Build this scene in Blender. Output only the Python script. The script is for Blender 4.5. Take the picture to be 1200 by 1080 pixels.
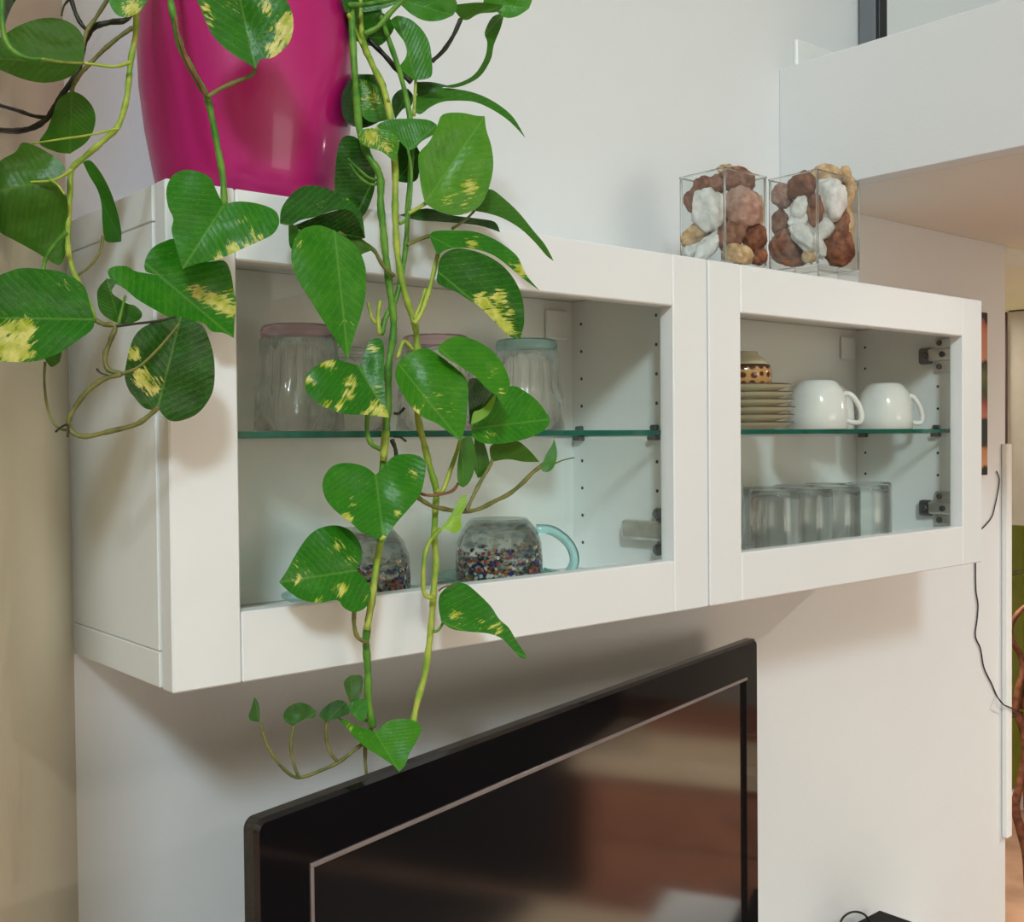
import bpy, bmesh, math, random
from mathutils import Vector, Matrix, noise
from mathutils.geometry import delaunay_2d_cdt

# ------------------------------------------------------------------ camera, light, exposure
for o in list(bpy.data.objects): bpy.data.objects.remove(o, do_unlink=True)
scene = bpy.context.scene
COL = scene.collection
ZB = 1.42                      # height of the cabinet's underside above the floor
FPX = 1303.2                   # focal length in pixels of a 1200 px wide frame
CAM = Vector((-0.32904, -0.76530, ZB + 0.18212))
YAW, PITCH, ROLL = 0.706429, -0.0207803, -0.0094402
FWD = Vector((math.sin(YAW)*math.cos(PITCH), math.cos(YAW)*math.cos(PITCH), math.sin(PITCH)))
_r = FWD.cross(Vector((0, 0, 1))).normalized(); _u = _r.cross(FWD)
RGT = _r*math.cos(ROLL) + _u*math.sin(ROLL); UPV = -_r*math.sin(ROLL) + _u*math.cos(ROLL)
cd = bpy.data.cameras.new('camera'); cam = bpy.data.objects.new('camera', cd); COL.objects.link(cam)
cd.sensor_fit = 'HORIZONTAL'; cd.sensor_width = 36.0; cd.lens = 36.0*FPX/1200.0
cd.clip_start = 0.02; cd.clip_end = 60
m3 = Matrix((RGT, UPV, -FWD)).transposed()
cam.matrix_world = Matrix.Translation(CAM) @ m3.to_4x4()
scene.camera = cam
scene.view_settings.view_transform = 'Standard'
scene.view_settings.look = 'None'
scene.view_settings.gamma = 1.0
scene.view_settings.use_curve_mapping = False
scene.view_settings.exposure = 0.0
scene.cycles.transparent_max_bounces = 40      # many panes and glasses stand one behind the other
scene.cycles.transmission_bounces = 16

w = bpy.data.worlds.new('world'); scene.world = w; w.use_nodes = True
bg = w.node_tree.nodes['Background']; bg.inputs[0].default_value = (0.75, 0.85, 1.0, 1); bg.inputs[1].default_value = 0.6

def area(name, loc, target, sx, sy, energy, color):
    l = bpy.data.lights.new(name, 'AREA'); l.shape = 'RECTANGLE'; l.size = sx; l.size_y = sy
    l.energy = energy; l.color = color
    o = bpy.data.objects.new(name, l); COL.objects.link(o); o.location = loc
    o.rotation_euler = (Vector(target)-Vector(loc)).to_track_quat('-Z', 'Y').to_euler()
    return o
# daylight through the high window of the outer left wall and fill light added at an invented low window behind the camera
area('window_daylight', (-3.28, -4.62, 4.91), (0.3, 0.0, 1.5), 0.85, 0.85, 250, (0.75, 0.91, 1.0))
area('rear_fill_light', (1.15, -5.14, 1.2), (1.2, 0, 1.2), 2.2, 1.3, 36, (1.0, 0.90, 0.76))

# ------------------------------------------------------------------ helpers
def ray(x, y): return RGT*((x-600)/FPX) - UPV*((y-540)/FPX) + FWD
def on_y(x, y, Y): d = ray(x, y); return CAM + d*((Y-CAM.y)/d.y)
def on_x(x, y, X): d = ray(x, y); return CAM + d*((X-CAM.x)/d.x)
def at_depth(x, y, z): return CAM + ray(x, y)*z
def depth_of(p): return (Vector(p)-CAM).dot(FWD)

MATS = {}
def mat(name, color=(0.8, 0.8, 0.8), rough=0.5, spec=0.5, metal=0.0, noise_scale=0, noise_amt=0.0, bump=0.0, bump_scale=200, coat=0.0, ior=1.5, subsurf=0):
    m = bpy.data.materials.new(name); m.use_nodes = True; nt = m.node_tree
    b = nt.nodes['Principled BSDF']
    b.inputs['Base Color'].default_value = (*color, 1); b.inputs['Roughness'].default_value = rough
    b.inputs['Metallic'].default_value = metal; b.inputs['Specular IOR Level'].default_value = spec
    b.inputs['IOR'].default_value = ior; b.inputs['Coat Weight'].default_value = coat; b.inputs['Coat Roughness'].default_value = 0.08
    tc = nt.nodes.new('ShaderNodeTexCoord')
    if noise_amt > 0:
        n = nt.nodes.new('ShaderNodeTexNoise'); n.inputs['Scale'].default_value = noise_scale; n.inputs['Detail'].default_value = 5
        nt.links.new(tc.outputs['Object'], n.inputs['Vector'])
        r = nt.nodes.new('ShaderNodeValToRGB')
        lo = [max(0, c*(1-noise_amt)) for c in color]; hi = [min(1, c*(1+noise_amt)) for c in color]
        r.color_ramp.elements[0].position = 0.3; r.color_ramp.elements[1].position = 0.7
        r.color_ramp.elements[0].color = (*lo, 1); r.color_ramp.elements[1].color = (*hi, 1)
        nt.links.new(n.outputs['Fac'], r.inputs['Fac']); nt.links.new(r.outputs['Color'], b.inputs['Base Color'])
    if bump > 0:
        n2 = nt.nodes.new('ShaderNodeTexNoise'); n2.inputs['Scale'].default_value = bump_scale; n2.inputs['Detail'].default_value = 4
        nt.links.new(tc.outputs['Object'], n2.inputs['Vector'])
        bp = nt.nodes.new('ShaderNodeBump'); bp.inputs['Strength'].default_value = bump; bp.inputs['Distance'].default_value = 0.002
        nt.links.new(n2.outputs['Fac'], bp.inputs['Height']); nt.links.new(bp.outputs['Normal'], b.inputs['Normal'])
    MATS[name] = m
    return m

def glass_mat(name, tint=(1, 1, 1), solid=0.6, ior=1.45, gloss_rough=0.0):
    """clear glass: part straight transmission (so that light gets through), part refraction"""
    m = bpy.data.materials.new(name); m.use_nodes = True; nt = m.node_tree
    for n in list(nt.nodes): nt.nodes.remove(n)
    out = nt.nodes.new('ShaderNodeOutputMaterial'); mx = nt.nodes.new('ShaderNodeMixShader'); mx.inputs[0].default_value = solid
    tr = nt.nodes.new('ShaderNodeBsdfTransparent'); tr.inputs[0].default_value = (*tint, 1)
    gl = nt.nodes.new('ShaderNodeBsdfGlass'); gl.inputs['Color'].default_value = (*tint, 1); gl.inputs['IOR'].default_value = ior; gl.inputs['Roughness'].default_value = gloss_rough
    nt.links.new(tr.outputs[0], mx.inputs[1]); nt.links.new(gl.outputs[0], mx.inputs[2]); nt.links.new(mx.outputs[0], out.inputs[0])
    MATS[name] = m; return m

def pane_mat(name, tint=(0.97, 1, 0.98), k=1.0):
    """flat pane: transparent, with a mirror reflection by Fresnel"""
    m = bpy.data.materials.new(name); m.use_nodes = True; nt = m.node_tree
    for n in list(nt.nodes): nt.nodes.remove(n)
    out = nt.nodes.new('ShaderNodeOutputMaterial'); mx = nt.nodes.new('ShaderNodeMixShader')
    tr = nt.nodes.new('ShaderNodeBsdfTransparent'); tr.inputs[0].default_value = (*tint, 1)
    gl = nt.nodes.new('ShaderNodeBsdfGlossy'); gl.inputs['Roughness'].default_value = 0.0
    fr = nt.nodes.new('ShaderNodeLayerWeight'); fr.inputs[0].default_value = 0.5      # Schlick: 0.04 + 0.96 (1-cos)^5, alike from both sides
    pw = nt.nodes.new('ShaderNodeMath'); pw.operation = 'POWER'; pw.inputs[1].default_value = 5.0; nt.links.new(fr.outputs['Facing'], pw.inputs[0])
    sc = nt.nodes.new('ShaderNodeMath'); sc.operation = 'MULTIPLY_ADD'; sc.inputs[1].default_value = 0.96; sc.inputs[2].default_value = 0.04; nt.links.new(pw.outputs[0], sc.inputs[0])
    mu = nt.nodes.new('ShaderNodeMath'); mu.operation = 'MULTIPLY'; mu.inputs[1].default_value = k
    nt.links.new(sc.outputs[0], mu.inputs[0]); nt.links.new(mu.outputs[0], mx.inputs[0])
    nt.links.new(tr.outputs[0], mx.inputs[1]); nt.links.new(gl.outputs[0], mx.inputs[2]); nt.links.new(mx.outputs[0], out.inputs[0])
    MATS[name] = m; return m

def link_mesh(name, me, material, parent=None, smooth=False, label=None):
    """a mesh in world coordinates becomes an object with its origin at its middle"""
    vs = [v.co for v in me.vertices]
    c = Vector([(min(v[i] for v in vs)+max(v[i] for v in vs))/2 for i in range(3)])
    me.transform(Matrix.Translation(-c))
    o = bpy.data.objects.new(name, me); COL.objects.link(o); o.location = c
    mm = material if isinstance(material, (list, tuple)) else [material]
    if len(me.materials) == 0:
        for k in mm: me.materials.append(k)
    if parent is not None:
        o.parent = parent; o.matrix_parent_inverse = Matrix.Translation(-world_loc(parent))
    if smooth:
        for p in me.polygons: p.use_smooth = True
    if label: o['label'] = label
    return o
def world_loc(o):
    # parents are only translated
    if o.parent is None: return Vector(o.location)
    return world_loc(o.parent) + o.matrix_parent_inverse.translation + Vector(o.location)
def bm_mesh(name, bm):
    me = bpy.data.meshes.new(name); bm.to_mesh(me); bm.free(); return me
def add_box(bm, x0, x1, y0, y1, z0, z1, bevel=0.0, seg=1):
    vs = [bm.verts.new((x, y, z)) for x in (x0, x1) for y in (y0, y1) for z in (z0, z1)]
    fs = [(0,1,3,2), (4,6,7,5), (0,4,5,1), (2,3,7,6), (0,2,6,4), (1,5,7,3)]
    faces = [bm.faces.new([vs[i] for i in f]) for f in fs]
    if bevel > 0:
        es = set(e for f in faces for e in f.edges)
        bmesh.ops.bevel(bm, geom=list(es), offset=bevel, segments=seg, affect='EDGES', profile=0.5)
def box(name, x0, x1, y0, y1, z0, z1, material, parent=None, bevel=0.0, seg=1, label=None):
    bm = bmesh.new(); add_box(bm, x0, x1, y0, y1, z0, z1, bevel, seg)
    return link_mesh(name, bm_mesh(name, bm), material, parent, label=label)
def lathe_bm(bm, prof, seg, cx=0, cy=0, cz=0, fn=None):
    rings = []
    for j, (r, z) in enumerate(prof):
        if r < 1e-6: rings.append([bm.verts.new((cx, cy, cz+z))])
        else:
            ring = []
            for i in range(seg):
                a = 2*math.pi*i/seg; rr = r*(fn(a, j) if fn else 1)
                ring.append(bm.verts.new((cx+rr*math.cos(a), cy+rr*math.sin(a), cz+z)))
            rings.append(ring)
    for a, b in zip(rings[:-1], rings[1:]):
        for i in range(seg):
            k = (i+1) % seg
            if len(a) == 1 and len(b) == 1: continue
            if len(a) == 1: bm.faces.new((a[0], b[i], b[k]))
            elif len(b) == 1: bm.faces.new((a[i], b[0], a[k]))
            else: bm.faces.new((a[i], b[i], b[k], a[k]))
def lathe(name, prof, seg, c, material, parent=None, fn=None, label=None):
    bm = bmesh.new(); lathe_bm(bm, prof, seg, *c, fn=fn)
    bmesh.ops.recalc_face_normals(bm, faces=bm.faces)
    return link_mesh(name, bm_mesh(name, bm), material, parent, smooth=True, label=label)
def crom(pts, n=6):
    """Catmull-Rom through points (any dimension, as tuples)"""
    out = []; P = [pts[0]] + list(pts) + [pts[-1]]
    for i in range(1, len(P)-2):
        for k in range(n):
            t = k/n; r = []
            for a, b, c, d in zip(P[i-1], P[i], P[i+1], P[i+2]):
                r.append(0.5*((2*b)+(-a+c)*t+(2*a-5*b+4*c-d)*t*t+(-a+3*b-3*c+d)*t**3))
            out.append(tuple(r))
    out.append(tuple(pts[-1])); return out
def tube_bm(bm, pts, rad, seg=8):
    pts = [Vector(p) for p in pts]; n = len(pts)
    if not isinstance(rad, (list, tuple)): rad = [rad]*n
    t0 = (pts[1]-pts[0]).normalized(); up = Vector((0, 0, 1)) if abs(t0.z) < 0.9 else Vector((1, 0, 0))
    nrm = t0.cross(up).normalized(); rings = []
    for i, p in enumerate(pts):
        t = (pts[min(i+1, n-1)]-pts[max(i-1, 0)])
        t = t.normalized() if t.length > 1e-9 else t0
        nrm = (nrm - t*nrm.dot(t)); nrm = nrm.normalized() if nrm.length > 1e-6 else t.orthogonal().normalized()
        bn = t.cross(nrm)
        rings.append([bm.verts.new(p + (nrm*math.cos(2*math.pi*k/seg)+bn*math.sin(2*math.pi*k/seg))*rad[i]) for k in range(seg)])
    for a, b in zip(rings[:-1], rings[1:]):
        for k in range(seg): bm.faces.new((a[k], a[(k+1) % seg], b[(k+1) % seg], b[k]))
    bm.faces.new(rings[0][::-1]); bm.faces.new(rings[-1])
def tube(name, pts, rad, material, parent=None, seg=8, label=None):
    bm = bmesh.new(); tube_bm(bm, pts, rad, seg)
    return link_mesh(name, bm_mesh(name, bm), material, parent, smooth=True, label=label)
def thing(name, label, cat, loc, group=None):
    o = bpy.data.objects.new(name, None); COL.objects.link(o); o.location = loc; o.empty_display_size = 0.05
    tag(o, label, cat, group); return o
def tag(o, label, cat, group=None):
    o['label'] = label; o['category'] = cat
    if group: o['group'] = group
    return o
def struct(o): o['kind'] = 'structure'; return o

# ------------------------------------------------------------------ materials
mat('wall_paint', (0.77, 0.77, 0.765), 0.75, 0.3, noise_scale=3, noise_amt=0.015, bump=0.12, bump_scale=220)
mat('sand_wall', (0.78, 0.715, 0.55), 0.75, 0.3, noise_scale=3, noise_amt=0.02, bump=0.12, bump_scale=220)  # even beige base colour of wall_left
mat('cream_paint', (0.84, 0.76, 0.60), 0.8, 0.2, noise_scale=3, noise_amt=0.02)
mat('ceiling_paint', (0.80, 0.75, 0.68), 0.8, 0.2, noise_scale=3, noise_amt=0.02, bump=0.1, bump_scale=200)
mat('wood_floor', (0.54, 0.31, 0.21), 0.45, 0.4, noise_scale=6, noise_amt=0.25)
mat('cabinet_white', (0.86, 0.865, 0.86), 0.38, 0.45, noise_scale=8, noise_amt=0.01)
mat('carcass_white', (0.90, 0.905, 0.885), 0.45, 0.4, noise_scale=8, noise_amt=0.01)
mat('trim_white', (0.9, 0.89, 0.86), 0.4, 0.4, noise_scale=12, noise_amt=0.02)
mat('gap_dark', (0.05, 0.05, 0.05), 0.8, noise_scale=40, noise_amt=0.1)
mat('nickel', (0.66, 0.63, 0.58), 0.32, metal=0.9, noise_scale=60, noise_amt=0.15)
mat('steel_dark', (0.16, 0.16, 0.16), 0.35, metal=0.8, noise_scale=80, noise_amt=0.1)
mat('porcelain', (0.86, 0.86, 0.84), 0.12, 0.6, noise_scale=10, noise_amt=0.01)
mat('cream_china', (0.72, 0.66, 0.50), 0.18, 0.6, noise_scale=30, noise_amt=0.03)
mat('brown_rim', (0.10, 0.055, 0.025), 0.25, 0.6, noise_scale=30, noise_amt=0.2)
mat('tv_gloss', (0.006, 0.005, 0.006), 0.06, 0.6, noise_scale=5, noise_amt=0.1, ior=1.55)
mat('tv_edge', (0.035, 0.033, 0.03), 0.28, 0.5, noise_scale=300, noise_amt=0.3)
mat('tv_screen', (0.005, 0.0045, 0.005), 0.10, 0.9, noise_scale=5, noise_amt=0.1, ior=2.2)
mat('tv_silver', (0.42, 0.36, 0.35), 0.35, metal=0.6, noise_scale=30, noise_amt=0.1)
mat('black_fabric', (0.012, 0.012, 0.011), 0.8, 0.3, noise_scale=900, noise_amt=0.8, bump=0.8, bump_scale=1500)
mat('cable_black', (0.012, 0.012, 0.012), 0.5, noise_scale=50, noise_amt=0.1)
mat('green_panel', (0.26, 0.31, 0.012), 0.35, 0.5, noise_scale=7, noise_amt=0.15)
mat('grout', (0.6, 0.58, 0.34), 0.7, noise_scale=30, noise_amt=0.1)
mat('cupboard_beige', (0.54, 0.485, 0.41), 0.5, 0.3, noise_scale=18, noise_amt=0.06)
mat('cupboard_edge', (0.10, 0.05, 0.045), 0.5, 0.3, noise_scale=18, noise_amt=0.1)
mat('branch_brown', (0.15, 0.05, 0.025), 0.6, 0.3, noise_scale=45, noise_amt=0.6, bump=0.6, bump_scale=120)
mat('step_red', (0.42, 0.18, 0.115), 0.4, noise_scale=9, noise_amt=0.25)
mat('step_pale', (0.84, 0.68, 0.50), 0.4, noise_scale=9, noise_amt=0.12)
mat('rug_dark', (0.03, 0.028, 0.03), 0.9, 0.1, noise_scale=60, noise_amt=0.4)
mat('post_grey', (0.19, 0.20, 0.215), 0.5, 0.3, noise_scale=20, noise_amt=0.06)
mat('post_black', (0.012, 0.012, 0.014), 0.5, noise_scale=20, noise_amt=0.1)
pane_mat('door_glass', (0.99, 1.0, 0.985), 0.7)
pane_mat('shelf_glass', (0.955, 0.985, 0.97), 0.8)
mat('shelf_edge', (0.012, 0.13, 0.095), 0.12, 0.8, noise_scale=20, noise_amt=0.3)
pane_mat('vase_glass', (0.96, 0.975, 0.97), 1.0)
pane_mat('window_glass', (0.98, 1, 1), 0.7)
glass_mat('clear_glass', (0.992, 0.998, 0.994), 0.75)
glass_mat('purple_glass', (0.91, 0.80, 0.86), 0.9)
glass_mat('teal_glass', (0.74, 0.91, 0.91), 0.9)
glass_mat('water_glass', (0.995, 1.0, 0.997), 0.72)
glass_mat('pale_teal_glass', (0.84, 0.96, 0.94), 0.45)

# ------------------------------------------------------------------ room shell
WY = 0.2                        # plane of the back wall
XE = 1.685                      # where it ends under the loft
ZL = ZB + 0.5242                # underside of the loft
ZC = 5.6
bm = bmesh.new()
add_box(bm, 0.0, XE, WY, WY+0.1, 0, ZL)
add_box(bm, 0.0, 6.0, WY, WY+0.1, ZL, ZC)
struct(link_mesh('wall_back', bm_mesh('wall_back', bm), MATS['wall_paint']))
def prism_wall(name, a, b, th, z0, z1, pm='wall_paint'):
    a = Vector(a); b = Vector(b); d = (b-a).normalized(); n = Vector((-d.y, d.x))*th
    bm = bmesh.new()
    q = [a, b, b+n, a+n]
    lo = [bm.verts.new((p.x, p.y, z0)) for p in q]; hi = [bm.verts.new((p.x, p.y, z1)) for p in q]
    bm.faces.new(lo[::-1]); bm.faces.new(hi)
    for i in range(4): bm.faces.new((lo[i], lo[(i+1) % 4], hi[(i+1) % 4], hi[i]))
    bmesh.ops.recalc_face_normals(bm, faces=bm.faces)
    return struct(link_mesh(name, bm_mesh(name, bm), MATS[pm]))
TH = math.radians(59)
SE = Vector((-0.5*math.cos(TH), WY - 0.5*math.sin(TH)))
prism_wall('wall_left', (0.0, WY), SE, -0.06, 0, ZC, 'sand_wall')
prism_wall('wall_recess', SE, (-3.3, SE.y), -0.06, 0, ZC)
bm = bmesh.new()               # outer left wall with the opening of the high window
wy0, wy1, wz0, wz1 = -5.10, -4.14, 4.43, 5.39
add_box(bm, -3.4, -3.3, -5.2, wy0, 0, ZC); add_box(bm, -3.4, -3.3, wy1, SE.y+0.06, 0, ZC)
add_box(bm, -3.4, -3.3, wy0, wy1, 0, wz0); add_box(bm, -3.4, -3.3, wy0, wy1, wz1, ZC)
struct(link_mesh('wall_outer', bm_mesh('wall_outer', bm), MATS['cream_paint']))
bm = bmesh.new()               # wall behind the camera with the opening of the added fill window
rx0, rx1, rz0, rz1 = 0.0, 2.3, 0.5, 1.9
add_box(bm, -3.4, rx0, -5.3, -5.2, 0, ZC); add_box(bm, rx1, 6.1, -5.3, -5.2, 0, ZC)
add_box(bm, rx0, rx1, -5.3, -5.2, 0, rz0); add_box(bm, rx0, rx1, -5.3, -5.2, rz1, ZC)
struct(link_mesh('wall_rear', bm_mesh('wall_rear', bm), MATS['cream_paint']))
struct(box('wall_right', 6.0, 6.1, -5.2, 1.6, 0, ZC, MATS['wall_paint']))
struct(box('floor', -3.4, 6.1, -5.3, 1.6, -0.1, 0, MATS['wood_floor']))
struct(box('ceiling', -3.4, 6.1, -5.3, 0.3, ZC, ZC+0.1, MATS['ceiling_paint']))
def window(name, x0, x1, y0, y1, z0, z1, axis, fr=0.05):
    root = bpy.data.objects.new(name, None); COL.objects.link(root); root.location = ((x0+x1)/2, (y0+y1)/2, z0); struct(root)
    if axis == 'x':
        for a, b in ((y0, y0+fr), (y1-fr, y1)): box('window_frame', x0, x1, a, b, z0, z1, MATS['trim_white'], root, 0.003)
        for a, b in ((z0, z0+fr), (z1-fr, z1)): box('window_frame', x0, x1, y0+fr, y1-fr, a, b, MATS['trim_white'], root, 0.003)
        box('window_pane', (x0+x1)/2-0.003, (x0+x1)/2+0.003, y0+fr, y1-fr, z0+fr, z1-fr, MATS['window_glass'], root)
    else:
        for a, b in ((x0, x0+fr), (x1-fr, x1), ((x0+x1-fr)/2, (x0+x1+fr)/2)): box('window_frame', a, b, y0, y1, z0, z1, MATS['trim_white'], root, 0.003)
        for a, b in ((z0, z0+fr), (z1-fr, z1)): box('window_frame', x0+fr, x1-fr, y0, y1, a, b, MATS['trim_white'], root, 0.003)
        for a, b in ((x0+fr, (x0+x1-fr)/2), ((x0+x1+fr)/2, x1-fr)):
            box('window_pane', a, b, (y0+y1)/2-0.003, (y0+y1)/2+0.003, z0+fr, z1-fr, MATS['window_glass'], root)
window('window_1', -3.38, -3.33, wy0, wy1, wz0, wz1, 'x', 0.03)
window('rear_fill_window', rx0, rx1, -5.28, -5.23, rz0, rz1, 'y')  # unseen window added to carry the fill light

# loft over the right-hand side of the room
struct(box('loft_beam', 1.003, 1.035, -5.2, WY, ZL, ZB+0.7044, MATS['wall_paint'], bevel=0.001))
struct(box('loft_slab', 1.035, 6.0, -5.2, WY-0.001, ZL, ZL+0.10, MATS['ceiling_paint']))
struct(box('loft_slab_rear', XE, 6.0, WY+0.1, 1.6, ZL, ZL+0.10, MATS['ceiling_paint']))
struct(box('baseboard_loft', 1.036, 5.9, 0.1925, WY, ZL+0.10, ZB+0.7535, MATS['trim_white'], bevel=0.002))
r = thing('loft_post', 'dark grey upright post with a black front on the loft above the white beam', 'post', (1.235, 0.15, ZL+0.10))
box('post_core', 1.200, 1.222, 0.167, 0.195, ZL+0.10, ZC-0.6, MATS['post_grey'], r, 0.001)
box('post_facing', 1.200, 1.222, 0.160, 0.167, ZL+0.10, ZC-0.6, MATS['post_black'], r, 0.001)

# end of the wall and the room beyond
p1 = on_y(1175, 520, WY-0.012); p2 = on_y(1176, 985, WY-0.012)
struct(box('trim_1', XE-0.016, XE+0.003, WY-0.012, WY-0.0005, p2.z, p1.z, MATS['trim_white'], bevel=0.002))
GY = 1.42
struct(box('wall_green', XE, 6.0, GY+0.02, GY+0.12, 0, ZL, MATS['grout']))
wg = bpy.data.objects['wall_green']
zs = [0.09, at_depth(1190, 822, 4.6).z, at_depth(1190, 675, 4.6).z, ZL-0.02]
gz = [0.10, 0.49, 1.01, 1.53, ZL]
for i in range(len(gz)-1):
    for j in range(5):
        x0 = 2.0+j*0.8
        box('wall_tile', x0+0.006, x0+0.794, GY, GY+0.02, gz[i]+0.009, gz[i+1]-0.009, MATS['green_panel'], wg, 0.002)
struct(box('baseboard_green', XE, 6.0, GY-0.018, GY+0.02, 0, 0.095, MATS['trim_white'], bevel=0.003))
pc = at_depth(1177.5, 490, 3.12); pt = at_depth(1178, 615, 3.12)
r = thing('hanging_cupboard', 'plain beige cupboard hanging under the loft beyond the wall end', 'cupboard', (pc.x+0.15, pc.y-0.3, pt.z))
box('cupboard_body', pc.x, pc.x+0.32, pc.y-0.72, pc.y-0.006, pt.z, ZL-0.004, MATS['cupboard_beige'], r, 0.002)
box('edge_band', pc.x-0.002, pc.x+0.32, pc.y-0.006, pc.y, pt.z, ZL-0.004, MATS['cupboard_edge'], r)
box('ceiling_strip', pc.x+0.004, pc.x+0.31, pc.y-0.71, pc.y-0.01, ZL-0.004, ZL, MATS['cupboard_edge'], r)


# unseen pendant added as warm fill in the high part of the room
lx, ly, lz = 0.35, -2.6, 3.1
r = thing('fill_pendant', 'cream pendant lamp added as warm fill under the high ceiling', 'lamp', (lx, ly, lz))
tube('lamp_cord', [(lx, ly, lz+0.2), (lx, ly, ZC-0.03)], 0.004, MATS['cable_black'], r, 6)
lathe('ceiling_rose', [(0, 0), (0.05, 0), (0.05, 0.02), (0, 0.03)], 20, (lx, ly, ZC-0.031), MATS['trim_white'], r)
lathe('lamp_shade', [(0.02, 0.20), (0.06, 0.19), (0.24, 0.02), (0.235, 0.02), (0.055, 0.18), (0.02, 0.19)], 40, (lx, ly, lz), MATS['trim_white'], r)
bm_ = bpy.data.materials.new('fill_bulb_glow'); bm_.use_nodes = True
bb = bm_.node_tree.nodes['Principled BSDF']; bb.inputs['Emission Color'].default_value = (1, 0.75, 0.45, 1); bb.inputs['Emission Strength'].default_value = 6
lathe('bulb', [(0, 0), (0.03, 0.01), (0.045, 0.04), (0.03, 0.08), (0.015, 0.10), (0.015, 0.15), (0, 0.15)], 20, (lx, ly, lz+0.03), bm_, r)
pl = bpy.data.lights.new('pendant_fill', 'POINT'); pl.energy = 4; pl.color = (1.0, 0.76, 0.44); pl.shadow_soft_size = 0.16
po = bpy.data.objects.new('pendant_fill', pl); COL.objects.link(po); po.location = (lx, ly, lz-0.18)

# unseen round lights added under the loft to brighten the right side and far room
glow = bpy.data.materials.new('fill_downlight_glow'); glow.use_nodes = True
gb = glow.node_tree.nodes['Principled BSDF']; gb.inputs['Emission Color'].default_value = (1, 0.86, 0.70, 1); gb.inputs['Emission Strength'].default_value = 8
for i, (dx, dy, en, lb) in enumerate(((2.35, -0.85, 15, 'round fill light added in the loft underside before the cabinet wall'), (2.75, 0.95, 30, 'round fill light added in the loft underside before the green tiles'))):
    r = thing('fill_downlight', lb, 'lamp', (dx, dy, ZL-0.012), 'added fill lights under the loft')
    lathe('trim_ring', [(0.065, 0), (0.085, 0.004), (0.085, 0.0118), (0.065, 0.0118), (0.065, 0)], 32, (dx, dy, ZL-0.012), MATS['trim_white'], r)
    lathe('lens', [(0, 0.006), (0.0645, 0.006), (0.0645, 0.011), (0, 0.011)], 32, (dx, dy, ZL-0.012), glow, r)
    l = bpy.data.lights.new('downlight_fill', 'AREA'); l.shape = 'DISK'; l.size = 0.12; l.energy = en; l.color = (1.0, 0.92, 0.82)
    lo_ = bpy.data.objects.new('downlight_fill', l); COL.objects.link(lo_); lo_.location = (dx, dy, ZL-0.014)
# furniture further right under the loft, mirrored in the television
r = thing('chest_of_drawers', 'low reddish-brown chest of drawers with a pale top under the loft', 'chest', (3.25, -0.4, 0))
box('chest_body', 3.0, 3.5, -0.86, 0.12, 0.0, 0.455, MATS['step_red'], r, 0.003)
box('chest_top', 2.97, 3.52, -0.90, 0.14, 0.455, 0.515, MATS['step_pale'], r, 0.004)
for k in range(2):
    d = box('drawer', 2.985, 3.0, -0.84, 0.10, 0.03+k*0.21, 0.225+k*0.21, MATS['step_red'], r, 0.003)
    box('knob', 2.965, 2.985, -0.38, -0.35, 0.12+k*0.21, 0.15+k*0.21, MATS['steel_dark'], d, 0.005)
r = thing('storage_box', 'pale wooden storage box on the chest of drawers', 'box', (3.2, -0.3, 0.516))
box('box_body', 3.05, 3.40, -0.66, 0.05, 0.516, 0.60, MATS['step_pale'], r, 0.004)
box('box_lid', 3.04, 3.41, -0.67, 0.06, 0.60, 0.625, MATS['step_red'], r, 0.004)
r = thing('wardrobe', 'tall black wardrobe under the loft beside the chest', 'wardrobe', (3.3, -1.9, 0))
box('wardrobe_body', 3.0, 3.6, -2.75, -0.92, 0.0, 1.75, MATS['cable_black'], r, 0.004)
for k in range(3):
    d = box('door', 2.98, 3.0, -2.74+k*0.61, -2.14+k*0.61, 0.05, 1.73, MATS['post_black'], r, 0.003)
    box('handle', 2.96, 2.98, -2.22+k*0.61, -2.20+k*0.61, 0.8, 1.0, MATS['steel_dark'], d, 0.004)
tag(box('floor_rug', 2.05, 2.93, -1.0, 0.15, 0.0005, 0.012, MATS['step_pale'], bevel=0.003), 'pale woven rug on the floor before the chest', 'rug')

tag(box('floor_rug', 1.25, 2.93, -2.7, -1.02, 0.0005, 0.012, MATS['rug_dark'], bevel=0.003), 'dark charcoal rug added before the wardrobe to darken the screen reflection', 'rug')  # unseen rug added to keep the television's lower left reflection dark

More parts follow.
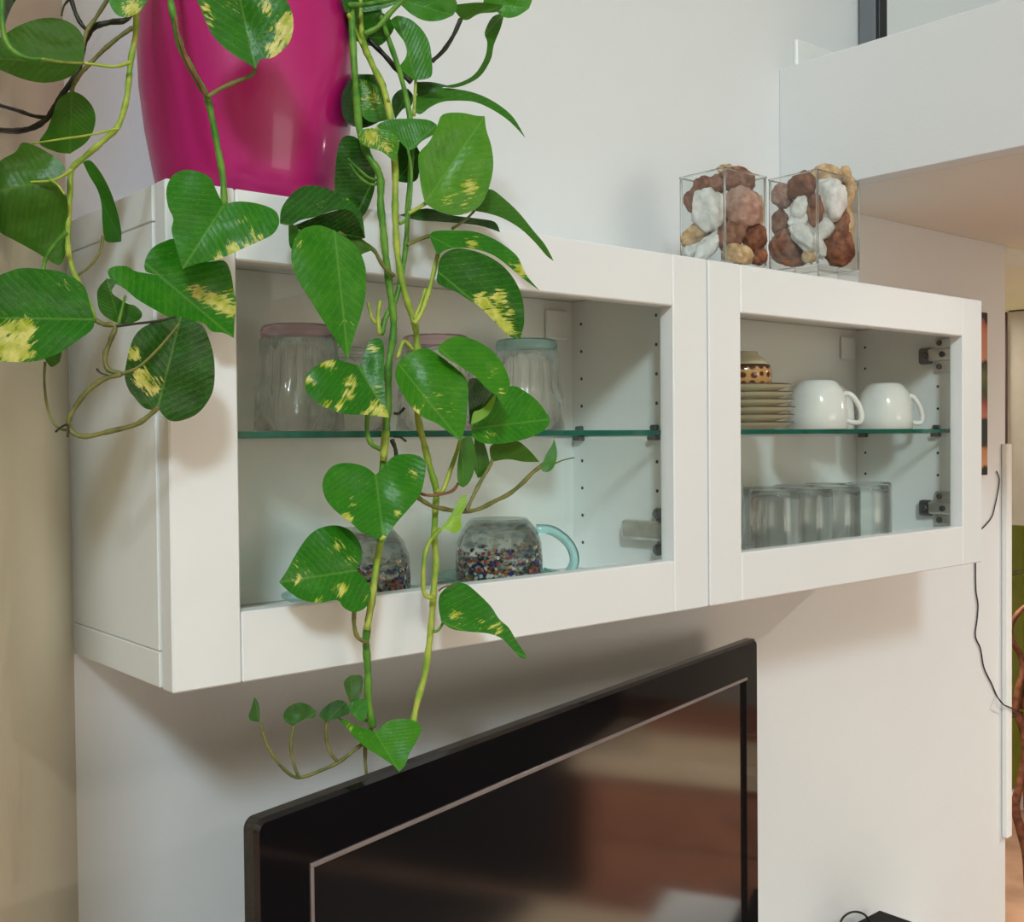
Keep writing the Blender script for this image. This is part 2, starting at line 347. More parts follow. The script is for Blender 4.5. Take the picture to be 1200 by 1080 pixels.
# ------------------------------------------------------------------ wall cabinets
CH = 0.3696
def rel(z): return ZB+z
def cabinet(X0, label, hinge_spots, holes, first):
    r = thing('wall_cabinet', label, 'cabinet', (X0+0.3, WY, ZB), 'glass-door wall cabinets')
    X1 = X0+0.6; T = 0.018; PT = 0.028; yf = 0.0215
    cw = MATS['carcass_white']
    box('bottom_panel', X0+0.0005, X1-0.0005, yf, WY-0.0005, ZB+0.001, ZB+PT-0.0006, cw, r, 0.0008)
    box('top_panel', X0+0.0005, X1-0.0005, yf, WY-0.0005, ZB+CH-PT+0.0006, ZB+CH-0.001, cw, r, 0.0008)
    for a in (X0+0.0005, X1-T-0.0005):
        box('side_panel', a, a+T, yf, WY-0.0005, ZB+PT, ZB+CH-PT, cw, r, 0.0008)
    box('back_panel', X0+T+0.0006, X1-T-0.0006, 0.190, 0.194, ZB+PT, ZB+CH-PT, cw, r)
    # door: two stiles, two rails, glass pane
    d = bpy.data.objects.new('door', None); COL.objects.link(d); d.location = (X0+0.3, 0.01, ZB); d.parent = r
    d.matrix_parent_inverse = Matrix.Translation(-Vector(r.location)); d.empty_display_size = 0.05
    g = 0.0014; S = 0.0555; B = 0.0013; G = 0.0006; dy0, dy1 = 0.0, 0.0195; dw = MATS['cabinet_white']
    box('stile', X0+g, X0+S, dy0, dy1, ZB, ZB+CH, dw, d, B)
    box('stile', X1-S, X1-g, dy0, dy1, ZB, ZB+CH, dw, d, B)
    box('rail', X0+S+G, X1-S-G, dy0, dy1, ZB, ZB+0.0535, dw, d, B)
    box('rail', X0+S+G, X1-S-G, dy0, dy1, ZB+CH-0.053, ZB+CH, dw, d, B)
    box('glass_pane', X0+S-0.003, X1-S+0.003, 0.0125, 0.0155, ZB+0.0505, ZB+CH-0.05, MATS['door_glass'], d)
    # glass shelf with green edges
    bm = bmesh.new(); add_box(bm, X0+T+0.002, X1-T-0.002, 0.030, 0.186, ZB+0.1838, ZB+0.1890)
    me = bm_mesh('glass_shelf', bm); me.materials.append(MATS['shelf_glass']); me.materials.append(MATS['shelf_edge'])
    for p in me.polygons: p.material_index = 0 if abs(p.normal.z) > 0.5 else 1
    link_mesh('glass_shelf', me, None, r, label='green-edged glass shelf')
    for xs in (X0+T, X1-T):
        s = 1 if xs < X0+0.3 else -1
        for yy in (0.058, 0.176):
            bm = bmesh.new(); add_box(bm, min(xs, xs+s*0.010), max(xs, xs+s*0.010), yy-0.006, yy+0.006, ZB+0.178, ZB+0.1836, 0.001)
            add_box(bm, min(xs, xs+s*0.007), max(xs, xs+s*0.007), yy-0.005, yy+0.005, ZB+0.1892, ZB+0.195, 0.0015)
            link_mesh('shelf_pin', bm_mesh('shelf_pin', bm), MATS['steel_dark'], r)
    # rows of pin holes
    for xs, s in ((X0+T+0.0004, 1), (X1-T-0.0008, -1)):
        bm = bmesh.new()
        for yy in (0.057, 0.1745):
            for k in range(-4, 5):
                z = ZB+0.1865+0.032*k
                if k == 0: continue
                vs = [bm.verts.new((xs, yy+0.0020*math.cos(a*math.pi/4), z+0.0020*math.sin(a*math.pi/4))) for a in range(8)]
                bm.faces.new(vs if s < 0 else vs[::-1])
        o = link_mesh('pin_holes', bm_mesh('pin_holes', bm), MATS['gap_dark'], r); o['kind'] = 'stuff'
    # wall bracket cover in the upper back corner
    box('bracket_cover', X1-T-0.045, X1-T-0.012, 0.184, 0.1898, ZB+0.296, ZB+0.330, cw, r, 0.0015)
    if first:
        # lower hinge: arm and mounting plate with two screws
        h = box('hinge', X1-T-0.015, X1-T-0.0005, 0.040, 0.100, ZB+0.068, ZB+0.090, MATS['nickel'], r, 0.004, 2, label='satin metal cabinet hinge')
        for z in (0.0985, 0.0595):
            bm = bmesh.new(); lathe_bm(bm, [(0, -0.008), (0.0065, -0.008), (0.0065, 0.004), (0.0045, 0.007), (0, 0.007)], 14)
            bmesh.ops.rotate(bm, verts=bm.verts, matrix=Matrix.Rotation(-math.pi/2, 3, 'Y')); bmesh.ops.translate(bm, verts=bm.verts, vec=(X1-T-0.008, 0.047, ZB+z))
            bmesh.ops.recalc_face_normals(bm, faces=bm.faces)
            link_mesh('hinge_screw', bm_mesh('hinge_screw', bm), MATS['steel_dark'], h, smooth=True)
        box('hinge_plate', X1-T-0.004, X1-T-0.0005, 0.036, 0.056, ZB+0.054, ZB+0.104, MATS['steel_dark'], h, 0.001)
    else:
        for zc in (0.2955, 0.0755):
            xs = X1-T
            h = box('hinge', xs-0.006, xs-0.0005, 0.0335, 0.060, ZB+zc-0.025, ZB+zc+0.024, MATS['nickel'], r, 0.0025, 2, label='satin metal cabinet hinge')
            box('hinge_arm', xs-0.014, xs-0.0008, 0.030, 0.066, ZB+zc-0.009, ZB+zc+0.009, MATS['nickel'], h, 0.003, 2)
            box('hinge_clip', xs-0.012, xs-0.0008, 0.062, 0.082, ZB+zc-0.0125, ZB+zc+0.011, MATS['steel_dark'], h, 0.004, 2)
            for yy, z in ((0.052, zc-0.017), (0.052, zc+0.017), (0.070, zc), (0.043, zc)):
                bm = bmesh.new(); lathe_bm(bm, [(0, 0), (0.0042, 0), (0.0042, 0.002), (0.003, 0.0035), (0, 0.003)], 12)
                bmesh.ops.rotate(bm, verts=bm.verts, matrix=Matrix.Rotation(-math.pi/2, 3, 'Y'))
                bmesh.ops.translate(bm, verts=bm.verts, vec=(xs-(0.0135 if yy in (0.043, 0.070) else 0.0055), yy, ZB+z)); bmesh.ops.recalc_face_normals(bm, faces=bm.faces)
                link_mesh('hinge_screw', bm_mesh('hinge_screw', bm), MATS['steel_dark'] if yy != 0.043 else MATS['gap_dark'], h, smooth=True)
    return r
cabinet(0.0, 'white wall cabinet with a glass door, the plant pot standing on it', None, None, True)
cabinet(0.6, 'white wall cabinet with a glass door, two vases of stones standing on it', None, None, False)

# ------------------------------------------------------------------ glassware and china
ZS = ZB+0.1894                  # top of the glass shelves
ZF = ZB+0.0284                  # top of the cabinet bottoms
def tumbler(c, foot_mat, label, rot=0.0, h=0.0945, r0=0.0325, r1=0.0395, flutes=18, group='fluted tumblers upside down on the glass shelf'):
    """pressed glass tumbler standing on its rim: thick foot on top, fluted upper wall"""
    r = thing('tumbler', label, 'glass', c, group)
    def fl(a, j): return 1+0.045*math.cos(flutes*(a+rot)) if j in FL else 1
    FL = (3, 4, 5, 6)
    outer = [(r1-0.002, 0), (r1, 0.0015), (r1*0.975, h*0.22), (r1*0.945, h*0.40), (r0*1.08, h*0.46), (r0*1.04, h*0.66), (r0*1.0, h*0.87)]
    inner = [(r0*0.88, h*0.865), (r0*0.92, h*0.66), (r0*0.97, h*0.46), (r1*0.91, h*0.30), (r1-0.0028, 0.0008), (r1-0.002, 0)]
    lathe('wall', outer+inner, 72, c, MATS['clear_glass'], r, fl)
    lathe('foot', [(0, h*0.872), (r0*0.97, h*0.872), (r0*1.0, h*0.89), (r0*1.0, h*0.95), (r0*0.96, h*0.99), (r0*0.90, h), (0, h*0.995)], 48, c, foot_mat, r)
    return r
tumbler((0.1630, 0.098, ZS), MATS['purple_glass'], 'clear fluted tumbler with a thick mauve foot, upside down beside the door stile', h=0.0925)
tumbler((0.3200, 0.108, ZS), MATS['purple_glass'], 'clear fluted tumbler with a purple foot, half hidden behind the hanging vines', h=0.0925)
tumbler((0.4480, 0.120, ZS), MATS['teal_glass'], 'clear fluted tumbler with a teal foot upside down on the glass shelf', h=0.0960)
tumbler((0.2440, 0.146, ZS), MATS['clear_glass'], 'clear fluted tumbler without colour standing behind the two purple-footed tumblers', h=0.0800)

def confetti():
    m = bpy.data.materials.new('confetti_glass'); m.use_nodes = True; nt = m.node_tree
    b = nt.nodes['Principled BSDF']; out = nt.nodes['Material Output']
    tc = nt.nodes.new('ShaderNodeTexCoord'); v = nt.nodes.new('ShaderNodeTexVoronoi'); v.inputs['Scale'].default_value = 330
    nt.links.new(tc.outputs['Object'], v.inputs['Vector'])
    sep = nt.nodes.new('ShaderNodeSeparateColor'); nt.links.new(v.outputs['Color'], sep.inputs[0])
    ramp = nt.nodes.new('ShaderNodeValToRGB'); cr = ramp.color_ramp; cr.interpolation = 'CONSTANT'
    cols = [(0.02, 0.03, 0.10), (0.55, 0.20, 0.06), (0.03, 0.03, 0.03), (0.42, 0.05, 0.05), (0.05, 0.25, 0.28), (0.6, 0.45, 0.25), (0.65, 0.7, 0.7), (0.05, 0.04, 0.25)]
    while len(cr.elements) < len(cols): cr.elements.new(0.5)
    for i, c in enumerate(cols): cr.elements[i].position = i/len(cols); cr.elements[i].color = (*c, 1)
    nt.links.new(sep.outputs[0], ramp.inputs['Fac']); nt.links.new(ramp.outputs['Color'], b.inputs['Base Color']); b.inputs['Roughness'].default_value = 0.15
    tr = nt.nodes.new('ShaderNodeBsdfTransparent'); tr.inputs[0].default_value = (0.94, 0.95, 0.94, 1)
    gl = nt.nodes.new('ShaderNodeBsdfGlass'); gl.inputs['IOR'].default_value = 1.45
    m1 = nt.nodes.new('ShaderNodeMixShader'); m1.inputs[0].default_value = 0.45
    nt.links.new(tr.outputs[0], m1.inputs[1]); nt.links.new(gl.outputs[0], m1.inputs[2])
    # specks are dense near the rim (bottom) and thin out upwards
    sx = nt.nodes.new('ShaderNodeSeparateXYZ'); nt.links.new(tc.outputs['Object'], sx.inputs[0])
    mr = nt.nodes.new('ShaderNodeMapRange'); mr.inputs[1].default_value = -0.030; mr.inputs[2].default_value = 0.010; mr.inputs[3].default_value = 0.62; mr.inputs[4].default_value = 0.0
    nt.links.new(sx.outputs['Z'], mr.inputs[0])
    lt = nt.nodes.new('ShaderNodeMath'); lt.operation = 'LESS_THAN'; nt.links.new(sep.outputs[1], lt.inputs[0]); nt.links.new(mr.outputs[0], lt.inputs[1])
    m2 = nt.nodes.new('ShaderNodeMixShader'); nt.links.new(lt.outputs[0], m2.inputs[0]); nt.links.new(m1.outputs[0], m2.inputs[1]); nt.links.new(b.outputs[0], m2.inputs[2])
    nt.links.new(m2.outputs[0], out.inputs[0]); MATS['confetti'] = m
confetti()
def saucer(c, label, rr=0.066):
    o = lathe('glass_saucer', [(0, 0.0), (rr*0.55, 0.0), (rr*0.62, 0.003), (rr*0.85, 0.008), (rr, 0.0125), (rr, 0.0145), (rr*0.85, 0.0115), (rr*0.60, 0.0065), (0, 0.0055)], 48, c, MATS['pale_teal_glass'])
    return tag(o, label, 'saucer', 'glass saucers under the speckled cups')
def glass_cup(c, label, ang, h=0.068):
    r = thing('glass_cup', label, 'cup', c, 'speckled glass cups upside down on their saucers')
    R0 = 0.0445
    prof = [(R0-0.002, 0), (R0, 0.002), (R0*1.01, h*0.30), (R0*0.98, h*0.62), (R0*0.88, h*0.82), (R0*0.72, h*0.95), (R0*0.66, h*1.0), (R0*0.60, h*1.0), (0, h*0.97)]
    inner = [(0, h*0.93), (R0*0.62, h*0.91), (R0*0.82, h*0.79), (R0*0.93, h*0.6), (R0*0.955, h*0.30), (R0-0.0035, 0.001), (R0-0.002, 0)]
    lathe('wall', prof+inner, 56, c, MATS['confetti'], r)
    d = Vector((math.cos(ang), math.sin(ang), 0)); cc = Vector(c)
    pts = [cc+d*(R0*0.86)+Vector((0, 0, h*0.82)), cc+d*(R0*1.25)+Vector((0, 0, h*0.79)), cc+d*(R0*1.62)+Vector((0, 0, h*0.58)),
           cc+d*(R0*1.74)+Vector((0, 0, h*0.32)), cc+d*(R0*1.58)+Vector((0, 0, h*0.10)), cc+d*(R0*1.25)+Vector((0, 0, h*0.07)), cc+d*(R0*1.0)+Vector((0, 0, h*0.14))]
    tube('handle', crom([tuple(p) for p in pts], 5), 0.0052, MATS['teal_glass'], r, 10, label='teal glass handle')
    return r
VD = -math.radians(40)          # a direction across the line of sight
saucer((0.4010, 0.112, ZF), 'pale glass saucer under the speckled cup with the teal handle in view')
glass_cup((0.4010, 0.112, ZF+0.0068), 'upside-down glass cup with coloured specks, its teal handle in full view', VD, 0.0645)
saucer((0.2180, 0.098, ZF), 'pale glass saucer behind the lower heart-shaped leaf, next to the door stile')
glass_cup((0.2280, 0.102, ZF+0.0068), 'clear upside-down glass cup with coloured specks, half hidden behind the lower hanging leaf', VD+2.4, 0.0645)

def plain_tumbler(c, label, h=0.0865, rr=0.0305):
    o = lathe('water_glass', [(rr-0.0016, 0), (rr, 0.001), (rr*1.0, h*0.5), (rr*1.0, h*0.9), (rr*0.97, h*0.985), (rr*0.92, h), (0, h), (0, h*0.93), (rr*0.86, h*0.925), (rr*0.92, h*0.86), (rr*0.93, h*0.5), (rr-0.0026, 0.001), (rr-0.0016, 0)],
              32, c, MATS['water_glass'], fn=lambda a, j: 1+0.012*math.cos(8*a))
    return tag(o, label, 'glass', 'plain water glasses at the bottom of the right-hand cabinet')
LG = 'plain clear water glass upside down at the bottom of the cabinet with the white cups'
for c in ((0.800, 0.062), (0.866, 0.060), (0.935, 0.064), (1.003, 0.062), (0.872, 0.128), (0.942, 0.132), (1.012, 0.130), (1.080, 0.105)):
    plain_tumbler((c[0], c[1], ZF), LG)

def plate(c, rr, label):
    r = thing('small_plate', label, 'plate', c, 'stacked small plates on the right-hand glass shelf')
    lathe('plate_body', [(0, 0), (rr*0.58, 0), (rr*0.62, 0.0015), (rr*0.80, 0.004), (rr*0.99, 0.0085), (rr*0.985, 0.0095), (rr*0.78, 0.0058), (rr*0.55, 0.0045), (0, 0.004)], 44, c, MATS['cream_china'], r)
    lathe('rim_line', [(rr*0.986, 0.0082), (rr*1.004, 0.0083), (rr*1.006, 0.0094), (rr*0.986, 0.0097), (rr*0.986, 0.0082)], 44, c, MATS['brown_rim'], r)
order = ['lowest', 'second', 'third', 'fourth', 'fifth', 'topmost']
for k in range(6):
    plate((0.790+0.0012*(-1)**k, 0.098, ZS+0.0092*k), 0.0575+(0.0022 if k in (2, 3, 1) else 0), 'cream small plate with a brown rim, %s of the stack beside the white cups' % order[k])
def patterned_cup_mat():
    m = mat('patterned_china', (0.72, 0.66, 0.50), 0.15, 0.6); nt = m.node_tree; b = nt.nodes['Principled BSDF']
    tc = nt.nodes.new('ShaderNodeTexCoord'); sx = nt.nodes.new('ShaderNodeSeparateXYZ'); nt.links.new(tc.outputs['Object'], sx.inputs[0])
    at = nt.nodes.new('ShaderNodeMath'); at.operation = 'ARCTAN2'; nt.links.new(sx.outputs[1], at.inputs[0]); nt.links.new(sx.outputs[0], at.inputs[1])
    cb = nt.nodes.new('ShaderNodeCombineXYZ'); mu = nt.nodes.new('ShaderNodeMath'); mu.operation = 'MULTIPLY'; mu.inputs[1].default_value = 0.029
    nt.links.new(at.outputs[0], mu.inputs[0]); nt.links.new(mu.outputs[0], cb.inputs[0]); nt.links.new(sx.outputs[2], cb.inputs[1])
    v = nt.nodes.new('ShaderNodeTexVoronoi'); v.inputs['Scale'].default_value = 95; v.inputs['Randomness'].default_value = 0.25; nt.links.new(cb.outputs[0], v.inputs['Vector'])
    ra = nt.nodes.new('ShaderNodeValToRGB'); cr = ra.color_ramp
    cr.elements[0].color = (0.10, 0.02, 0.01, 1); cr.elements[0].position = 0.30
    cr.elements[1].color = (0.60, 0.32, 0.12, 1); cr.elements[1].position = 0.42
    nt.links.new(v.outputs['Distance'], ra.inputs['Fac'])
    rz = nt.nodes.new('ShaderNodeValToRGB'); rz.color_ramp.interpolation = 'CONSTANT'; e = rz.color_ramp.elements
    while len(e) < 4: e.new(0.5)
    for i, (p, c) in enumerate(((0.0, 1), (0.52, 0.45), (0.60, 0), (1.0, 0))): e[i].position = p; e[i].color = (c, c, c, 1)
    mr = nt.nodes.new('ShaderNodeMapRange'); mr.inputs[1].default_value = -0.021; mr.inputs[2].default_value = 0.021; nt.links.new(sx.outputs[2], mr.inputs[0]); nt.links.new(mr.outputs[0], rz.inputs['Fac'])
    g = nt.nodes.new('ShaderNodeMath'); g.operation = 'GREATER_THAN'; g.inputs[1].default_value = 0.4; nt.links.new(rz.outputs[0], g.inputs[0])
    g2 = nt.nodes.new('ShaderNodeMath'); g2.operation = 'GREATER_THAN'; g2.inputs[1].default_value = 0.8; nt.links.new(rz.outputs[0], g2.inputs[0])
    m1 = nt.nodes.new('ShaderNodeMixRGB'); m1.inputs[1].default_value = (0.06, 0.03, 0.015, 1); nt.links.new(g2.outputs[0], m1.inputs[0]); nt.links.new(ra.outputs['Color'], m1.inputs[2])
    m2 = nt.nodes.new('ShaderNodeMixRGB'); m2.inputs[1].default_value = (0.74, 0.68, 0.50, 1); nt.links.new(g.outputs[0], m2.inputs[0]); nt.links.new(m1.outputs[0], m2.inputs[2])
    nt.links.new(m2.outputs[0], b.inputs['Base Color'])
patterned_cup_mat()
c = (0.786, 0.098, ZS+0.0092*6)
o = lathe('espresso_cup', [(0.0325, 0), (0.0345, 0.001), (0.0345, 0.018), (0.031, 0.027), (0.023, 0.034), (0.018, 0.037), (0.017, 0.041), (0, 0.041), (0, 0.036), (0.020, 0.033), (0.030, 0.020), (0.0325, 0)], 40, c, MATS['patterned_china'])
tag(o, 'small cream cup with a brown and gold band, upside down on the plate stack', 'cup')

def white_cup(c, ang, label, R0=0.0380, h=0.0645):
    r = thing('white_cup', label, 'cup', c, 'white porcelain cups upside down on the glass shelf')
    lathe('cup_body', [(R0-0.002, 0), (R0, 0.0015), (R0*0.995, h*0.30), (R0*0.95, h*0.58), (R0*0.84, h*0.80), (R0*0.66, h*0.945), (R0*0.56, h*0.985), (R0*0.52, h), (R0*0.46, h*0.985), (0, h*0.97),
          (0, h*0.93), (R0*0.55, h*0.91), (R0*0.80, h*0.74), (R0*0.92, h*0.45), (R0*0.945, 0.002), (R0-0.002, 0)], 48, c, MATS['porcelain'], r)
    d = Vector((math.cos(ang), math.sin(ang), 0)); cc = Vector(c); z = lambda v: Vector((0, 0, v*h))
    pts = [cc+d*R0*0.86+z(0.72), cc+d*R0*1.08+z(0.70), cc+d*R0*1.32+z(0.52), cc+d*R0*1.44+z(0.30), cc+d*R0*1.40+z(0.15), cc+d*R0*1.2+z(0.13), cc+d*R0*0.96+z(0.17)]
    tube('handle', crom([tuple(p) for p in pts], 5), 0.0036, MATS['porcelain'], r, 8)
white_cup((0.930, 0.088, ZS), -1.05, 'white porcelain cup right beside the plate stack, its handle turned to the front')
white_cup((1.040, 0.148, ZS), 2.0, 'white porcelain cup standing behind between the two other white cups')
white_cup((1.098, 0.092, ZS), -0.62, 'white porcelain cup nearest the hinges, its handle pointing at the cabinet side', R0=0.0385, h=0.0650)

# ------------------------------------------------------------------ vases of stones
def stone_mat(name, c1, c2, sc): 
    m = mat(name, c1, 0.65, 0.35, bump=0.7, bump_scale=160); nt = m.node_tree; b = nt.nodes['Principled BSDF']
    tc = nt.nodes.new('ShaderNodeTexCoord'); n = nt.nodes.new('ShaderNodeTexNoise'); n.inputs['Scale'].default_value = sc; n.inputs['Detail'].default_value = 8
    nt.links.new(tc.outputs['Object'], n.inputs['Vector']); r = nt.nodes.new('ShaderNodeValToRGB')
    r.color_ramp.elements[0].position = 0.36; r.color_ramp.elements[1].position = 0.66
    r.color_ramp.elements[0].color = (*c1, 1); r.color_ramp.elements[1].color = (*c2, 1)
    nt.links.new(n.outputs['Fac'], r.inputs['Fac']); nt.links.new(r.outputs['Color'], b.inputs['Base Color'])
stone_mat('stone_brown', (0.15, 0.055, 0.03), (0.38, 0.18, 0.105), 90)
stone_mat('stone_rust', (0.10, 0.03, 0.015), (0.30, 0.11, 0.05), 80)
stone_mat('stone_white', (0.60, 0.56, 0.52), (0.84, 0.82, 0.79), 70)
stone_mat('stone_tan', (0.38, 0.22, 0.10), (0.66, 0.47, 0.27), 110)
stone_mat('stone_pink', (0.30, 0.145, 0.10), (0.50, 0.31, 0.24), 90)
random.seed(5)
def stone(center, size, matname, label, seed, rotz=0.0, lump=0.22, group='stones in the glass vases'):
    bm = bmesh.new(); bmesh.ops.create_icosphere(bm, subdivisions=4, radius=1.0)
    off = Vector((seed*3.1, seed*1.7, seed*0.9))
    for v in bm.verts:
        d = v.co.normalized()
        k = 1+lump*noise.noise(d*1.6+off)+lump*0.5*noise.noise(d*3.7+off)+lump*0.18*noise.noise(d*9+off)
        v.co = d*k
    M = Matrix.Rotation(rotz, 3, Vector((math.cos(YAW+0.2)*0-0.0+FWD.x, FWD.y, FWD.z)))
    for v in bm.verts:
        # size is given across the sight line, upwards and along it
        p = RGT*(v.co.x*size[0])+Vector((0, 0, 1))*(v.co.y*size[1])+Vector((FWD.x, FWD.y, 0)).normalized()*(v.co.z*size[2])
        v.co = Vector(center) + M @ p
    o = link_mesh('stone', bm_mesh('stone', bm), MATS[matname], None, smooth=True)
    return tag(o, label, 'stone', group)
def vase(x0, x1, y0, y1, h, base, label):
    r = thing('glass_vase', label, 'vase', ((x0+x1)/2, (y0+y1)/2, ZB+CH), 'square glass vases filled with stones')
    z0 = ZB+CH; t = 0.003
    b = box('vase_base', x0, x1, y0, y1, z0, z0+base, MATS['clear_glass'], r, 0.002, 2)
    box('vase_wall', x0, x0+t, y0, y1, z0+base, z0+h, MATS['vase_glass'], r)
    box('vase_wall', x1-t, x1, y0, y1, z0+base, z0+h, MATS['vase_glass'], r)
    box('vase_wall', x0+t, x1-t, y0, y0+t, z0+base, z0+h, MATS['vase_glass'], r)
    box('vase_wall', x0+t, x1-t, y1-t, y1, z0+base, z0+h, MATS['vase_glass'], r)
    for xx in (x0, x1):
        for yy in (y0, y1):
            bm = bmesh.new(); tube_bm(bm, [(xx+(0.0012 if xx == x0 else -0.0012), yy+(0.0012 if yy == y0 else -0.0012), z0+base+0.0005), (xx+(0.0012 if xx == x0 else -0.0012), yy+(0.0012 if yy == y0 else -0.0012), z0+h)], 0.0016, 8)
            link_mesh('vase_edge', bm_mesh('vase_edge', bm), MATS['clear_glass'], r, smooth=True)
    zz = z0+h
    bm = bmesh.new(); q = [(x0, y0, zz), (x1, y0, zz), (x1, y1, zz), (x0, y1, zz), (x0, y0, zz)]
    for a, b2 in zip(q[:-1], q[1:]): tube_bm(bm, [a, b2], 0.0011, 6)
    link_mesh('vase_rim', bm_mesh('vase_rim', bm), MATS['clear_glass'], r, smooth=True)
V1 = (0.6788, 0.7565, 0.040, 0.1065, 0.1165, 0.012); V2 = (0.8305, 0.9215, 0.020, 0.0915, 0.1330, 0.020)
vase(*V1, 'square glass vase of brown and white stones nearer the plant')
vase(*V2, 'square glass vase with a coral branch, next to the loft beam')
def vstone(V, x, y, w, h, dd, mname, label, seed, rot=0.0):
    """stone lying against the glass where the photo shows it: dd is its distance behind the vase's front corner"""
    dpt = depth_of((V[0], V[2], ZB+CH)) + dd
    c = at_depth(x, y, dpt); s = dpt/FPX
    stone(c, (w*s*0.56, h*s*0.56, min(w, h)*s*0.42), mname, label, seed, rot)
A = 'in the vase nearer the plant'; B = 'in the vase next to the loft beam'
vstone(V1, 832, 247, 38, 46, 0.040, 'stone_white', 'large white stone %s' % A, 1, -0.3)
vstone(V1, 814, 235, 22, 26, 0.050, 'stone_brown', 'reddish-brown stone left of the large white one %s' % A, 2)
vstone(V1, 870, 246, 40, 46, 0.036, 'stone_pink', 'large pinkish-brown stone %s' % A, 3)
vstone(V1, 866, 212, 34, 30, 0.048, 'stone_brown', 'reddish stone at the top %s' % A, 4, 0.4)
vstone(V1, 825, 216, 22, 18, 0.062, 'stone_rust', 'dark round stone at the top %s' % A, 5)
vstone(V1, 842, 215, 22, 20, 0.058, 'stone_brown', 'middle stone of the top row %s' % A, 6)
vstone(V1, 852, 199, 20, 12, 0.052, 'stone_tan', 'small tan stone lying topmost %s' % A, 7)
vstone(V1, 822, 268, 50, 20, 0.046, 'stone_tan', 'long tan stone slanting under the white one %s' % A, 8, -0.6)
vstone(V1, 831, 288, 38, 18, 0.034, 'stone_white', 'long white stone slanting at the bottom %s' % A, 9, -0.85)
vstone(V1, 812, 292, 20, 16, 0.050, 'stone_white', 'small pale stone in the bottom corner %s' % A, 10, -0.6)
vstone(V1, 856, 276, 30, 34, 0.034, 'stone_brown', 'brown stone in the middle %s' % A, 11, 0.3)
vstone(V1, 864, 299, 32, 24, 0.026, 'stone_tan', 'rough tan stone at the bottom %s' % A, 12)
vstone(V1, 884, 278, 26, 32, 0.040, 'stone_rust', 'dark rust-coloured stone %s' % A, 13)
vstone(V1, 888, 300, 22, 18, 0.040, 'stone_rust', 'small dark stone at the bottom %s' % A, 14)
vstone(V1, 887, 250, 14, 40, 0.050, 'stone_tan', 'narrow upright tan stone %s' % A, 15)
vstone(V2, 917, 230, 24, 26, 0.060, 'stone_pink', 'pale pink rounded stone %s' % B, 21)
vstone(V2, 944, 220, 38, 34, 0.048, 'stone_rust', 'large rust-brown stone at the top %s' % B, 22, 0.3)
vstone(V2, 968, 206, 34, 24, 0.042, 'stone_tan', 'orange-tan stone at the rim %s' % B, 23)
vstone(V2, 974, 232, 32, 44, 0.034, 'stone_white', 'large pale rounded stone %s' % B, 24, -0.15)
vstone(V2, 937, 244, 18, 26, 0.032, 'stone_white', 'small white stone above the two long ones %s' % B, 25, 0.35)
vstone(V2, 936, 257, 26, 18, 0.036, 'stone_white', 'short white stone lying crosswise %s' % B, 26, -0.6)
vstone(V2, 955, 246, 18, 34, 0.030, 'stone_brown', 'brown stone between the white ones %s' % B, 27)
vstone(V2, 948, 282, 48, 22, 0.028, 'stone_white', 'long white stone slanting across the middle %s' % B, 28, 0.75)
vstone(V2, 965, 268, 22, 24, 0.034, 'stone_white', 'white stone leaning on the long white one %s' % B, 29, 0.3)
vstone(V2, 914, 262, 18, 30, 0.060, 'stone_brown', 'red-brown stone against the side glass %s' % B, 30)
vstone(V2, 923, 287, 34, 38, 0.050, 'stone_brown', 'large brown stone low at the side %s' % B, 31, 0.4)
vstone(V2, 983, 291, 32, 38, 0.036, 'stone_rust', 'large dark brown stone low at the front %s' % B, 32)
vstone(V2, 984, 262, 22, 34, 0.046, 'stone_brown', 'brown stone behind the coral %s' % B, 33)
vstone(V2, 948, 301, 16, 12, 0.024, 'stone_tan', 'tiny tan pebble at the bottom %s' % B, 34)
vstone(V2, 930, 307, 26, 10, 0.036, 'stone_rust', 'flat dark pebble at the bottom %s' % B, 35)
dpt = depth_of((V2[0], V2[2], ZB+CH))+0.05
pts = [at_depth(x, y, dpt) for x, y in ((992, 282), (994, 258), (990, 240), (997, 222), (991, 206), (990, 195))]
bm = bmesh.new(); pp = crom([tuple(p) for p in pts], 5)
tube_bm(bm, pp, [0.0075*(1+0.35*noise.noise(Vector(p)*160))*(1 if i < len(pp)-2 else 0.6) for i, p in enumerate(pp)], 10)
pp = crom([tuple(at_depth(x, y, dpt)) for x, y in ((994, 232), (986, 226), (983, 216))], 4); tube_bm(bm, pp, 0.0045, 8)
o = link_mesh('coral_branch', bm_mesh('coral_branch', bm), MATS['stone_tan'], smooth=True)
tag(o, 'knobbly tan coral branch sticking out of the vase next to the loft beam', 'coral')

# ------------------------------------------------------------------ television, sideboard, loose things
uv = Vector((0.973, 0.2308, 0)); nv = Vector((0.2308, -0.973, 0))
TL = Vector((0.02758, -0.07304, ZB-0.0796)); TW, TH_ = 0.8364, 0.515
def tvp(u, z, d): return TL + uv*u + Vector((0, 0, -z)) + nv*d      # d towards the viewer
def tv_box(bm, u0, u1, z0, z1, d0, d1, bevel=0.0, seg=2):
    vs = [bm.verts.new(tvp(u, z, d)) for u in (u0, u1) for d in (d0, d1) for z in (z1, z0)]
    fs = [(0,1,3,2), (4,6,7,5), (0,4,5,1), (2,3,7,6), (0,2,6,4), (1,5,7,3)]
    faces = [bm.faces.new([vs[i] for i in f]) for f in fs]
    bmesh.ops.recalc_face_normals(bm, faces=faces)
    if bevel: bmesh.ops.bevel(bm, geom=list(set(e for f in faces for e in f.edges)), offset=bevel, segments=seg, affect='EDGES')
